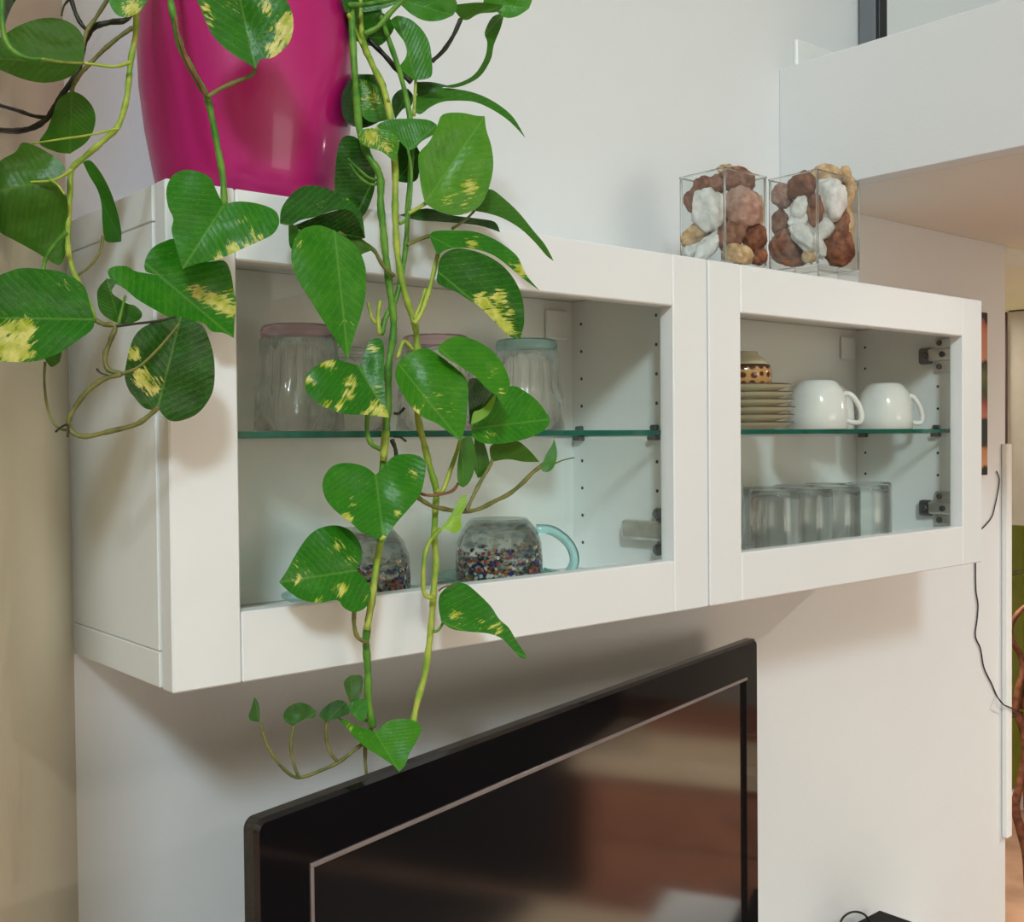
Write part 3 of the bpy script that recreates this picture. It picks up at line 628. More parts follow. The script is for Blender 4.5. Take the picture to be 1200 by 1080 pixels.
def tv_part(name, boxes, material, parent, bevel=0.0, seg=2, label=None):
    bm = bmesh.new()
    for b in boxes: tv_box(bm, *b, bevel=bevel, seg=seg)
    return link_mesh(name, bm_mesh(name, bm), material, parent, label=label)
ctr = tvp(TW/2, TH_, -0.03)
r = thing('television', 'black flat-screen television turned away from the wall below the cabinets', 'television', (ctr.x, ctr.y, 0.761))
bt, bs = 0.0475, 0.0535
bm = bmesh.new()               # bezel: rounded frame around the screen opening
def rrect(u0, u1, z0, z1, rad, n=6):
    out = []
    for cx, cz, a0 in ((u1-rad, z0+rad, -90), (u1-rad, z1-rad, 0), (u0+rad, z1-rad, 90), (u0+rad, z0+rad, 180)):
        for k in range(n+1):
            a = math.radians(a0+90*k/n); out.append((cx+rad*math.cos(a), cz+rad*math.sin(a)))
    return out
loops = []
for rc, d in ((rrect(0, TW, 0, TH_, 0.008), -0.013), (rrect(0, TW, 0, TH_, 0.008), -0.003), (rrect(0.003, TW-0.003, 0.003, TH_-0.003, 0.0065), 0.0),
              (rrect(bs-0.004, TW-bs+0.018, bt-0.003, TH_-bt, 0.003), 0.0), (rrect(bs-0.004, TW-bs+0.018, bt-0.003, TH_-bt, 0.003), -0.006)):
    loops.append([bm.verts.new(tvp(u, z, d)) for u, z in rc])
for a, b in zip(loops[:-1], loops[1:]):
    n = len(a)
    for k in range(n): bm.faces.new((a[k], a[(k+1) % n], b[(k+1) % n], b[k]))
bmesh.ops.recalc_face_normals(bm, faces=bm.faces)
me = bm_mesh('bezel', bm); me.materials.append(MATS['tv_gloss']); me.materials.append(MATS['tv_edge'])
for i, p in enumerate(me.polygons): p.material_index = 1 if i < 28 else 0
link_mesh('bezel', me, None, r)
tv_part('screen', [(bs-0.002, TW-bs+0.016, bt, TH_-bt, -0.0075, -0.0045)], MATS['tv_screen'], r)
s = 0.0035
tv_part('silver_line', [(bs-0.004, TW-bs+0.018, bt-0.003, bt-0.003+s, -0.0045, 0.0018), (bs-0.004, bs-0.004+s*0.8, bt-0.003+s, TH_-bt, -0.0045, 0.0018)], MATS['tv_silver'], r, 0.0005, 1, label='thin silver line around the screen')
tv_part('back_cover', [(0.04, TW-0.04, 0.04, TH_-0.03, -0.045, -0.0125)], MATS['tv_edge'], r, 0.004)
tv_part('stand_neck', [(TW/2-0.06, TW/2+0.06, TH_-0.02, ZB-0.0796-0.775, -0.036, -0.012)], MATS['tv_gloss'], r, 0.003)
bm = bmesh.new(); tv_box(bm, TW/2-0.22, TW/2+0.22, ZB-0.0796-0.776, ZB-0.0796-0.7605, -0.10, 0.09, bevel=0.005)
link_mesh('stand_foot', bm_mesh('stand_foot', bm), MATS['tv_gloss'], r)
r = thing('sideboard', 'white sideboard carrying the television', 'sideboard', (0.75, 0.0, 0))
box('sideboard_body', 0.12, 1.38, -0.12, 0.19, 0.08, 0.735, MATS['cabinet_white'], r, 0.003)
box('sideboard_top', 0.10, 1.40, -0.14, 0.195, 0.735, 0.760, MATS['cabinet_white'], r, 0.003)
for k in range(3):
    d = box('door', 0.13+k*0.416, 0.54+k*0.416, -0.136, -0.120, 0.09, 0.73, MATS['cabinet_white'], r, 0.002)
    box('knob', 0.49+k*0.416, 0.505+k*0.416, -0.155, -0.136, 0.5, 0.515, MATS['nickel'], d, 0.004)
for xx in (0.16, 1.32):
    for yy in (-0.09, 0.15): box('leg', xx, xx+0.04, yy, yy+0.03, 0, 0.08, MATS['nickel'], r, 0.002)
bc = on_y(1030, 1065, 0.182)
r = thing('speaker_box', 'small black cloth-covered speaker box by the wall beside the television', 'speaker', (bc.x-0.08, 0.10, 0.761))
box('speaker_body', bc.x-0.16, bc.x, 0.04, 0.182, 0.761, bc.z-0.002, MATS['cable_black'], r, 0.003)
box('speaker_cloth', bc.x-0.158, bc.x-0.002, 0.042, 0.180, bc.z-0.004, bc.z, MATS['black_fabric'], r, 0.0015)
pts = [on_y(x, y, 0.155) for x, y in ((982, 1095), (986, 1078), (994, 1070), (1004, 1068), (1014, 1072), (1020, 1082))]
tag(tube('speaker_cable', crom([tuple(p) for p in pts], 6), 0.0016, MATS['cable_black']), 'thin black cable looping up beside the speaker box', 'cable')
# cables on the wall
ww = WY-0.0025
pts = [on_y(x, y, ww) for x, y in ((1143, 655), (1143.5, 690), (1146, 708), (1145, 725), (1143, 745), (1149, 760), (1153, 782), (1162, 801), (1168, 815))] + [on_y(1173, 822, WY-0.0150), on_y(1177, 826, WY-0.0155)]
pts = [(pts[0].x, pts[0].y, ZB+0.05)] + [tuple(p) for p in pts] + [(XE-0.004, WY-0.016, pts[-1].z-0.012), (XE+0.025, WY-0.010, pts[-1].z-0.03), (XE+0.05, WY+0.06, pts[-1].z-0.06)]
tag(tube('wall_cable', crom(pts, 5), 0.0014, MATS['cable_black'], seg=6), 'thin black cable running down the wall from under the cabinets', 'cable')
pts = [on_y(x, y, ww) for x, y in ((1140, 628), (1152, 618), (1162, 606), (1166, 592), (1169, 578), (1171, 562), (1168, 552))]
tag(tube('wall_cable', crom([tuple(p) for p in pts], 5), 0.0012, MATS['cable_black'], seg=6), 'thin black cable curving on the wall below the orange picture', 'cable')
# picture seen past the right-hand cabinet
def painting_mat():
    m = mat('painting', (0.6, 0.25, 0.12), 0.5); nt = m.node_tree; b = nt.nodes['Principled BSDF']
    tc = nt.nodes.new('ShaderNodeTexCoord'); sx = nt.nodes.new('ShaderNodeSeparateXYZ'); nt.links.new(tc.outputs['Object'], sx.inputs[0])
    n = nt.nodes.new('ShaderNodeTexNoise'); n.inputs['Scale'].default_value = 45; nt.links.new(tc.outputs['Object'], n.inputs['Vector'])
    ad = nt.nodes.new('ShaderNodeMath'); ad.operation = 'MULTIPLY_ADD'; ad.inputs[1].default_value = 0.03; nt.links.new(n.outputs['Fac'], ad.inputs[0]); nt.links.new(sx.outputs[2], ad.inputs[2])
    mr = nt.nodes.new('ShaderNodeMapRange'); mr.inputs[1].default_value = -0.128; mr.inputs[2].default_value = 0.158; nt.links.new(ad.outputs[0], mr.inputs[0])
    ra = nt.nodes.new('ShaderNodeValToRGB'); e = ra.color_ramp.elements
    cols = [(0.0, (0.02, 0.015, 0.01)), (0.05, (0.02, 0.015, 0.01)), (0.07, (0.62, 0.30, 0.14)), (0.15, (0.55, 0.22, 0.10)), (0.18, (0.03, 0.03, 0.02)), (0.34, (0.02, 0.02, 0.015)), (0.37, (0.55, 0.22, 0.12)), (0.44, (0.40, 0.07, 0.07)),
            (0.50, (0.05, 0.07, 0.02)), (0.60, (0.14, 0.16, 0.05)), (0.68, (0.02, 0.02, 0.015)), (0.71, (0.66, 0.30, 0.17)), (0.88, (0.60, 0.24, 0.13)), (0.95, (0.45, 0.12, 0.06)), (0.97, (0.01, 0.01, 0.01))]
    while len(e) < len(cols): e.new(0.5)
    for i, (p, c) in enumerate(cols): e[i].position = p; e[i].color = (*c, 1)
    nt.links.new(mr.outputs[0], ra.inputs['Fac']); nt.links.new(ra.outputs['Color'], b.inputs['Base Color'])
painting_mat()
r = thing('picture', 'narrow-edged orange and black picture on the wall past the cabinets', 'picture', (1.5, WY, ZB+0.105))
box('canvas', 1.34, on_y(1157.5, 460, WY-0.012).x, WY-0.012, WY-0.0005, ZB+0.1085, ZB+0.3955, MATS['painting'], r, 0.001)
box('stretcher', 1.345, 1.575, WY-0.0004, WY-0.0001, ZB+0.113, ZB+0.390, MATS['step_pale'], r)
# twisted branch standing on the floor of the far room
D = 3.45
def bp(x, y, dd=0.0): return tuple(at_depth(x, y, D+dd))
bm = bmesh.new()
P = crom([bp(1212, 1085), bp(1206, 1040), bp(1203, 1000), bp(1196, 972), bp(1190, 945), bp(1196, 915), bp(1201, 885), bp(1199, 855), bp(1190, 832), bp(1194, 805), bp(1199, 785), bp(1196, 768), bp(1187, 752), bp(1184, 738), bp(1190, 722), bp(1203, 710), bp(1220, 712), bp(1228, 735), bp(1220, 765), bp(1206, 790), bp(1197, 830, 0.02)], 5)
tube_bm(bm, P, [0.016-0.008*min(1, i/(len(P)*0.7)) for i in range(len(P))], 8)
P = crom([bp(1214, 1085, 0.03), bp(1210, 1000, 0.03), bp(1204, 930, 0.03), bp(1207, 870, 0.03), bp(1194, 836, 0.02)], 5); tube_bm(bm, P, 0.014, 8)
lo = min(v.co.z for v in bm.verts)
o = link_mesh('twisted_branch', bm_mesh('twisted_branch', bm), MATS['branch_brown'], smooth=True)
fl = at_depth(1214, 1085, D)
r = thing('branch_stand', 'round dark wooden foot holding the twisted branch in the far room', 'stand', (fl.x, fl.y, 0))
lathe('stand_foot', [(0, 0), (0.11, 0), (0.12, 0.01), (0.11, 0.03), (0.03, 0.04), (0, 0.04)], 32, (fl.x, fl.y, 0), MATS['branch_brown'], r)
tube('stand_pole', [(fl.x, fl.y, 0.03), (fl.x, fl.y, lo-0.001)], 0.022, MATS['branch_brown'], r, 12)
tag(o, 'twisted brown branch with a loop in front of the green tiles', 'branch')
# ------------------------------------------------------------------ potted pothos
def pot_material():
    m = mat('pot_magenta', (0.47, 0.007, 0.15), 0.38, 0.5, noise_scale=6, noise_amt=0.10, bump=0.05, bump_scale=400, coat=0.25)
pot_material()
mat('pot_rim_dark', (0.05, 0.01, 0.03), 0.4, noise_scale=10, noise_amt=0.1)
mat('soil', (0.03, 0.018, 0.010), 0.95, 0.1, noise_scale=120, noise_amt=0.6, bump=1.0, bump_scale=300)

def leaf_material():
    m = bpy.data.materials.new('pothos_leaf'); m.use_nodes = True; nt = m.node_tree; N = nt.nodes.new; LK = nt.links.new
    b = nt.nodes['Principled BSDF']; out = nt.nodes['Material Output']
    def math_(op, a=None, c=None, v0=None, v1=None):
        n = N('ShaderNodeMath'); n.operation = op
        if a is not None: LK(a, n.inputs[0])
        if c is not None: LK(c, n.inputs[1])
        if v0 is not None: n.inputs[0].default_value = v0
        if v1 is not None: n.inputs[1].default_value = v1
        return n.outputs[0]
    uv = N('ShaderNodeUVMap'); uv.uv_map = 'leaf'
    sp = N('ShaderNodeSeparateXYZ'); LK(uv.outputs[0], sp.inputs[0])
    s_, t_ = sp.outputs[0], sp.outputs[1]
    at = math_('ABSOLUTE', t_)
    vein = math_('SUBTRACT', s_, math_('MULTIPLY', at, v1=0.42))         # constant along a side vein
    va = N('ShaderNodeAttribute'); va.attribute_name = 'varieg'
    to = N('ShaderNodeAttribute'); to.attribute_name = 'tone'
    sd = N('ShaderNodeAttribute'); sd.attribute_name = 'seed'
    # streaks along the side veins
    cb = N('ShaderNodeCombineXYZ'); LK(math_('MULTIPLY', vein, v1=30.0), cb.inputs[0]); LK(math_('MULTIPLY', t_, v1=5.0), cb.inputs[1]); LK(sd.outputs['Fac'], cb.inputs[2])
    n1 = N('ShaderNodeTexNoise'); n1.inputs['Scale'].default_value = 1.0; n1.inputs['Detail'].default_value = 6; n1.inputs['Roughness'].default_value = 0.65; LK(cb.outputs[0], n1.inputs['Vector'])
    k = math_('ADD', math_('MULTIPLY', va.outputs['Fac'], v1=1.05), math_('MULTIPLY', math_('SUBTRACT', n1.outputs['Fac'], v1=0.5), v1=2.9))
    mr = N('ShaderNodeMapRange'); mr.interpolation_type = 'SMOOTHSTEP'; mr.inputs[1].default_value = 0.50; mr.inputs[2].default_value = 0.82; LK(k, mr.inputs[0])
    # green: tone from deep to lime, mottled
    tc = N('ShaderNodeTexCoord'); n2 = N('ShaderNodeTexNoise'); n2.inputs['Scale'].default_value = 70; n2.inputs['Detail'].default_value = 4; LK(tc.outputs['Object'], n2.inputs['Vector'])
    tt = math_('ADD', to.outputs['Fac'], math_('MULTIPLY', math_('SUBTRACT', n2.outputs['Fac'], v1=0.5), v1=0.35))
    gr = N('ShaderNodeValToRGB'); e = gr.color_ramp.elements
    while len(e) < 4: e.new(0.5)
    for i, (p, c) in enumerate(((0.0, (0.008, 0.045, 0.006)), (0.45, (0.024, 0.20, 0.006)), (0.72, (0.085, 0.31, 0.010)), (1.0, (0.30, 0.50, 0.03)))):
        e[i].position = p; e[i].color = (*c, 1)
    LK(tt, gr.inputs['Fac'])
    # pale midrib and faint side veins
    mid = N('ShaderNodeMapRange'); mid.inputs[1].default_value = 0.0; mid.inputs[2].default_value = 0.035; mid.inputs[3].default_value = 0.45; mid.inputs[4].default_value = 0.0; LK(at, mid.inputs[0])
    wv = math_('SINE', math_('MULTIPLY', vein, v1=75.0))
    wv2 = math_('MULTIPLY', math_('POWER', math_('MULTIPLY', math_('ADD', wv, v1=1.0), v1=0.5), v1=8.0), v1=0.12)
    vm = math_('MAXIMUM', mid.outputs[0], wv2)
    mx0 = N('ShaderNodeMixRGB'); LK(vm, mx0.inputs[0]); LK(gr.outputs[0], mx0.inputs[1]); mx0.inputs[2].default_value = (0.20, 0.42, 0.07, 1)
    # fine paler marbling over the whole blade, with flecks painting in speckled highlights
    cm = N('ShaderNodeCombineXYZ'); LK(math_('MULTIPLY', vein, v1=60.0), cm.inputs[0]); LK(math_('MULTIPLY', t_, v1=14.0), cm.inputs[1]); LK(sd.outputs['Fac'], cm.inputs[2])
    n4 = N('ShaderNodeTexNoise'); n4.inputs['Scale'].default_value = 1.0; n4.inputs['Detail'].default_value = 5; n4.inputs['Roughness'].default_value = 0.7; LK(cm.outputs[0], n4.inputs['Vector'])
    mf = N('ShaderNodeMapRange'); mf.inputs[1].default_value = 0.56; mf.inputs[2].default_value = 0.74; mf.inputs[3].default_value = 0.0; mf.inputs[4].default_value = 0.55; LK(n4.outputs['Fac'], mf.inputs[0])
    mx9 = N('ShaderNodeMixRGB'); LK(mf.outputs[0], mx9.inputs[0]); LK(mx0.outputs[0], mx9.inputs[1]); mx9.inputs[2].default_value = (0.22, 0.46, 0.06, 1)
    mx0 = mx9
    # yellow to cream
    n3 = N('ShaderNodeTexNoise'); n3.inputs['Scale'].default_value = 120; LK(tc.outputs['Object'], n3.inputs['Vector'])
    yr = N('ShaderNodeValToRGB'); yr.color_ramp.elements[0].position = 0.35; yr.color_ramp.elements[1].position = 0.65
    yr.color_ramp.elements[0].color = (0.40, 0.47, 0.02, 1); yr.color_ramp.elements[1].color = (0.76, 0.71, 0.20, 1); LK(n3.outputs['Fac'], yr.inputs['Fac'])
    mx = N('ShaderNodeMixRGB'); LK(mr.outputs[0], mx.inputs[0]); LK(mx0.outputs[0], mx.inputs[1]); LK(yr.outputs[0], mx.inputs[2])
    # underside paler and duller
    ge = N('ShaderNodeAttribute'); ge.attribute_name = 'under'
    ux = N('ShaderNodeMixRGB'); LK(math_('MULTIPLY', ge.outputs['Fac'], v1=0.75), ux.inputs[0]); LK(mx.outputs[0], ux.inputs[1]); ux.inputs[2].default_value = (0.085, 0.17, 0.022, 1)
    LK(ux.outputs[0], b.inputs['Base Color'])
    b.inputs['Roughness'].default_value = 0.30; b.inputs['Specular IOR Level'].default_value = 0.35
    h = math_('ADD', math_('MULTIPLY', wv, v1=0.07), math_('ADD', math_('MULTIPLY', n2.outputs['Fac'], v1=2.2), math_('MULTIPLY', n4.outputs['Fac'], v1=0.25)))
    bp = N('ShaderNodeBump'); bp.inputs['Strength'].default_value = 0.5; bp.inputs['Distance'].default_value = 0.0012; LK(h, bp.inputs['Height']); LK(bp.outputs[0], b.inputs['Normal'])
    tr = N('ShaderNodeBsdfTranslucent'); LK(ux.outputs[0], tr.inputs[0])
    ms = N('ShaderNodeMixShader'); ms.inputs[0].default_value = 0.22; LK(b.outputs[0], ms.inputs[1]); LK(tr.outputs[0], ms.inputs[2]); LK(ms.outputs[0], out.inputs[0])
    MATS['leaf'] = m
leaf_material()
def stem_material(name, c1, c2, sc=60):
    m = mat(name, c1, 0.45, 0.4, bump=0.3, bump_scale=300); nt = m.node_tree; b = nt.nodes['Principled BSDF']
    tc = nt.nodes.new('ShaderNodeTexCoord'); n = nt.nodes.new('ShaderNodeTexNoise'); n.inputs['Scale'].default_value = sc; n.inputs['Detail'].default_value = 3
    nt.links.new(tc.outputs['Object'], n.inputs['Vector']); r = nt.nodes.new('ShaderNodeValToRGB')
    r.color_ramp.elements[0].position = 0.38; r.color_ramp.elements[1].position = 0.62
    r.color_ramp.elements[0].color = (*c1, 1); r.color_ramp.elements[1].color = (*c2, 1)
    nt.links.new(n.outputs['Fac'], r.inputs['Fac']); nt.links.new(r.outputs['Color'], b.inputs['Base Color'])
stem_material('stem_lime', (0.20, 0.36, 0.03), (0.46, 0.52, 0.08))
stem_material('stem_green', (0.05, 0.20, 0.015), (0.14, 0.32, 0.03))
stem_material('stem_olive', (0.11, 0.12, 0.03), (0.22, 0.21, 0.06))
stem_material('stem_dark', (0.012, 0.014, 0.006), (0.035, 0.038, 0.015))
stem_material('stem_red', (0.12, 0.05, 0.02), (0.28, 0.14, 0.06))

PCX, PCY = 0.1195, 0.1005
plant = thing('potted_pothos', 'trailing variegated pothos in a glossy magenta pot on the wall cabinet', 'potted plant', (PCX, PCY, ZB+CH))
pr = [(0, 0.0005), (0.066, 0.0005), (0.0715, 0.003), (0.0775, 0.03), (0.0845, 0.070), (0.0885, 0.105), (0.0895, 0.135), (0.0885, 0.165), (0.087, 0.185), (0.0865, 0.190), (0.0840, 0.190), (0.0840, 0.172), (0, 0.172)]
lathe('pot', pr, 80, (PCX, PCY, ZB+CH), MATS['pot_magenta'], plant, label='glossy magenta flower pot')
lathe('pot_rim', [(0.0850, 0.1895), (0.0885, 0.1895), (0.0890, 0.192), (0.0870, 0.194), (0.0850, 0.192), (0.0850, 0.1895)], 64, (PCX, PCY, ZB+CH), MATS['pot_rim_dark'], plant)
lathe('soil', [(0, 0.1745), (0.04, 0.178), (0.0835, 0.1735), (0.0835, 0.1725)], 40, (PCX, PCY, ZB+CH), MATS['soil'], plant)

def keep_clear(p, x, y, clear=0.005):
    """pull a point of the plant in front of the cabinets, their left side and the pot"""
    p = Vector(p)
    top = ZB+CH+0.004
    # left wall
    nw = Vector((math.sin(TH), -math.cos(TH), 0)); c0 = Vector((0, WY, 0))
    if (p-c0).dot(nw) < 0.012 and p.x < 0.02:
        d = ray(x, y); p = CAM + d*((0.012-(CAM-c0).dot(nw))/d.dot(nw))
    for _ in range(3):
        if p.z < top and p.y > -clear and p.x > -clear and p.x < 1.2:
            d = ray(x, y)
            # nearer of the crossings with the door plane and the side plane
            ky = (-clear-CAM.y)/d.y; kx = (-clear-CAM.x)/d.x if d.x > 0 else 1e9
            q1 = CAM+d*ky
            p = q1 if q1.x > -clear else CAM+d*kx
        if p.z >= top-0.004:
            rr = math.hypot(p.x-PCX, p.y-PCY)
            if rr < 0.0945 and p.z < ZB+CH+0.2:
                # nearer crossing of the sight line with the pot's cylinder
                d = ray(x, y); ox, oy = CAM.x-PCX, CAM.y-PCY
                A = d.x*d.x+d.y*d.y; Bq = 2*(ox*d.x+oy*d.y); Cq = ox*ox+oy*oy-0.0950**2; disc = Bq*Bq-4*A*Cq
                if disc > 0: p = CAM+d*((-Bq-math.sqrt(disc))/(2*A))
    return p
def place(x, y, spec):
    """spec: ('y', Y) a plane parallel to the doors or ('d', depth) along the sight line"""
    return on_y(x, y, spec[1]) if spec[0] == 'y' else at_depth(x, y, spec[1])

LEAFN = [0]
def leaf(vine, outline, tip, spec, tilt=(0.3, 0.35), fold=0.10, droop=0.10, tone=0.5, under=0.0, patches=(), base=0):
    """one leaf: the outline is laid on a tilted plane through the base point, then folded along the midrib and bent"""
    LEAFN[0] += 1; sd = LEAFN[0]*7.31
    out = []
    n = len(outline)
    # closed Catmull-Rom, sharp at base and tip
    for i in range(n):
        p0, p1, p2, p3 = outline[(i-1) % n], outline[i], outline[(i+1) % n], outline[(i+2) % n]
        if i in (tip, base): p0 = p1
        if (i+1) % n in (tip, base): p3 = p2
        for k in range(4):
            t = k/4
            out.append(tuple(0.5*((2*b)+(-a+c)*t+(2*a-5*b+4*c-d)*t*t+(-a+3*b-3*c+d)*t**3) for a, b, c, d in zip(p0, p1, p2, p3)))
    bx, by = outline[base]; tx, ty = outline[tip]
    L = max(6.0, math.hypot(tx-bx, ty-by)); ax, ay = (tx-bx)/L, (ty-by)/L
    ss = [((x-bx)*ax+(y-by)*ay)/L for x, y in out]; ll = [(-(x-bx)*ay+(y-by)*ax) for x, y in out]
    hw = max(3.0, max(abs(v) for v in ll))
    xs = [p[0] for p in out]; ys = [p[1] for p in out]
    size = max(max(xs)-min(xs), max(ys)-min(ys)); step = max(2.2, size/17)
    def inside(x, y):
        c = False; j = len(out)-1
        for i in range(len(out)):
            xi, yi = out[i]; xj, yj = out[j]
            if (yi > y) != (yj > y) and x < (xj-xi)*(y-yi)/(yj-yi)+xi: c = not c
            j = i
        return c
    pts = [Vector(p) for p in out]; edges = [(i, (i+1) % len(out)) for i in range(len(out))]
    yy = min(ys)+step*0.5; row = 0
    while yy < max(ys):
        xx = min(xs)+step*(0.25 if row % 2 else 0.75)
        while xx < max(xs):
            if inside(xx, yy) and min((xx-p[0])**2+(yy-p[1])**2 for p in out) > (step*0.45)**2: pts.append(Vector((xx, yy)))
            xx += step
        yy += step*0.87; row += 1
    # midrib points
    for k in range(1, 12):
        x, y = bx+(tx-bx)*k/12, by+(ty-by)*k/12
        if inside(x, y) and min((x-p[0])**2+(y-p[1])**2 for p in out) > 4: pts.append(Vector((x, y)))
    V, E, F, _, _, _ = delaunay_2d_cdt(pts, edges, [], 1, 0.01)
    P0 = place(bx, by, spec)
    view = (CAM-P0).normalized()
    nrm = (view + RGT*tilt[0] + UPV*tilt[1]).normalized()
    sc = depth_of(P0)/FPX; Lm = L*sc; Wm = hw*sc
    co = []; uvs = []; vv = []
    rn = random.Random(sd)
    for v in V:
        x, y = v.x, v.y
        d = ray(x, y); k = (P0-CAM).dot(nrm)/d.dot(nrm)
        s = ((x-bx)*ax+(y-by)*ay)/L; t = (-(x-bx)*ay+(y-by)*ax)/hw
        a = min(1.0, abs(t))
        b = -fold*Wm*(a**1.1)*(1.25-0.75*a)*1.6 + droop*Lm*max(0, s)**2*0.8
        b += 0.045*Wm*noise.noise(Vector((s*2.6+sd, t*2.2, sd)))*2
        p = CAM + d*(k + b)
        co.append(keep_clear(p, x, y)); uvs.append((s, t))
        w_ = 0.0
        for q in patches:
            px, py, pr_ = q[:3]; st = q[3] if len(q) > 3 else 1.0
            w_ = max(w_, st*max(0.0, 1-math.hypot(x-px, y-py)/(pr_*1.5)))
        vv.append(min(1.0, w_*1.5))
    me = bpy.data.meshes.new('leaf'); me.from_pydata(co, [], [list(f) for f in F]); me.update()
    # turn the faces to the viewer
    flip = sum((p.normal.dot(CAM-p.center) > 0)*2-1 for p in me.polygons) < 0
    if flip: me.flip_normals()
    ul = me.uv_layers.new(name='leaf')
    for lp in me.loops: ul.data[lp.index].uv = uvs[lp.vertex_index]
    for nm, vals in (('varieg', vv), ('tone', [tone]*len(V)), ('seed', [sd % 50]*len(V)), ('under', [under]*len(V))):
        at = me.attributes.new(nm, 'FLOAT', 'POINT'); at.data.foreach_set('value', vals)
    return link_mesh('leaf', me, MATS['leaf'], vine, smooth=True)
def path(pts, spec, rpx, n=6):
    """pixel path (optionally with its own plane as third item) -> points and radii in metres"""
    P = []
    for q in pts:
        sp = q[2] if len(q) > 2 else spec
        p = place(q[0], q[1], sp); P.append(keep_clear(p, q[0], q[1], 0.006))
    sm = crom([tuple(p) for p in P], n)
    sc = depth_of(P[len(P)//2])/FPX
    m_ = len(sm)
    rad = [rpx*sc*(1+0.10*math.sin(i*0.9)+0.06*math.sin(i*2.3)) for i in range(m_)]
    return sm, rad
def vine(pts, spec, rpx, m, taper=0.0):
    P, R_ = path(pts, spec, rpx); R_ = [r*(1-taper*i/len(R_)) for i, r in enumerate(R_)]
    return tube('vine', P, R_, MATS[m], plant, 9)
def petiole(v, pts, spec, rpx, m, taper=0.25, name='petiole'):
    P, R_ = path(pts, spec, rpx, 5); R_ = [r*(1-taper*i/len(R_)) for i, r in enumerate(R_)]
    return tube(name, P, R_, MATS[m], v, 7)

def yy(v): return ('y', v)
def dd(v): return ('d', v)

# --- vine over the left rim of the pot, hanging beside the cabinet
D0 = dd(0.730)
v = vine([(190, -60, dd(0.890)), (172, -40, dd(0.830)), (161, -5), (159, 38), (153, 72), (151, 95), (147, 122), (138, 148), (120, 166), (98, 185), (84, 199), (82, 228), (80, 262), (80, 292), (86, 318), (98, 342), (112, 376)], dd(0.740), 3.4, 'stem_lime')
petiole(v, [(153, 73), (135, 78), (115, 76), (98, 74)], dd(0.730), 2.2, 'stem_lime')
leaf(v, [(98, 73), (99, 58), (97, 42), (86, 29), (68, 21.5), (45, 22), (22, 30), (6, 40), (-12, 54), (-28, 68), (-8, 78), (12, 87), (32, 94), (52, 97), (72, 94), (86, 87)], 9, dd(0.730), (0.35, -0.2), -0.12, 0.0, 0.35, 0.6)
petiole(v, [(140, 150), (105, 158), (72, 163), (38, 168)], dd(0.725), 1.5, 'stem_lime')
leaf(v, [(84, 106), (97, 112), (108, 124), (112, 138), (109, 154), (100, 168), (82, 180), (66, 178), (46, 168), (55, 152), (62, 134), (68, 117)], 6, dd(0.750), (0.1, -0.2), -0.08, 0.05, 0.42, 0.5)
leaf(v, [(60, 211), (76, 200), (70, 188), (55, 178), (40, 170), (26, 167), (18, 178), (2, 187), (-10, 200), (-24, 228), (-14, 254), (0, 272), (20, 283), (45, 297), (62, 308), (72, 309), (78, 290), (79, 265), (78, 230)], 9, dd(0.720), (0.35, -0.1), -0.14, 0.0, 0.40, 0.6)
petiole(v, [(84, 199), (74, 206), (60, 211.5), (36, 213), (8, 213)], dd(0.715), 2.4, 'stem_lime', 0.7)
petiole(v, [(58, 210), (68, 217), (76, 228)], dd(0.715), 2.2, 'stem_lime', 0.6)
leaf(v, [(97, 190), (106, 188), (118, 202), (130, 225), (138, 250), (142, 270), (142, 283), (132, 284), (123, 281), (120, 260), (119, 240), (114, 222), (104, 205)], 6, dd(0.755), (1.1, -0.2), 0.1, 0.1, 0.42, 0.15)
petiole(v, [(121, 276), (117, 295), (105, 312), (91, 323)], dd(0.755), 1.8, 'stem_olive')
petiole(v, [(78, 272), (66, 284), (55, 300), (51, 318), (60, 340)], dd(0.720), 3.0, 'stem_green')
leaf(v, [(111, 374), (106, 358), (100, 338), (88, 326), (70, 318), (48, 315), (25, 314), (8, 319), (-6, 326), (-22, 345), (-32, 372), (-22, 400), (-4, 421), (14, 424), (35, 424), (50, 421), (72, 412), (92, 398), (108, 386)], 10, dd(0.715), (0.4, 0.35), 0.10, 0.05, 0.34, 0.0, [(12, 402, 26), (30, 385, 14), (30, 415, 14, 0.8), (80, 333, 12, 0.35)])
leaf(v, [(52, 420), (62, 410), (72, 410), (70, 424), (60, 430)], 3, dd(0.730), (0, 0), 0.1, 0, 0.4, 0.5)
leaf(v, [(-2, -8), (10, -12), (22, -8), (14, 8), (8, 22), (5, 36), (-6, 26)], 5, dd(0.745), (0, 0), 0.1, 0, 0.1, 0.0)
petiole(v, [(2, -10), (3, 28), (8, 50), (20, 63), (36, 69), (49, 69)], dd(0.655), 3.6, 'stem_green', 0.4)
petiole(v, [(49, 69, dd(0.655)), (75, 73, dd(0.69)), (98, 74, dd(0.72))], dd(0.68), 1.6, 'stem_lime', 0.3)
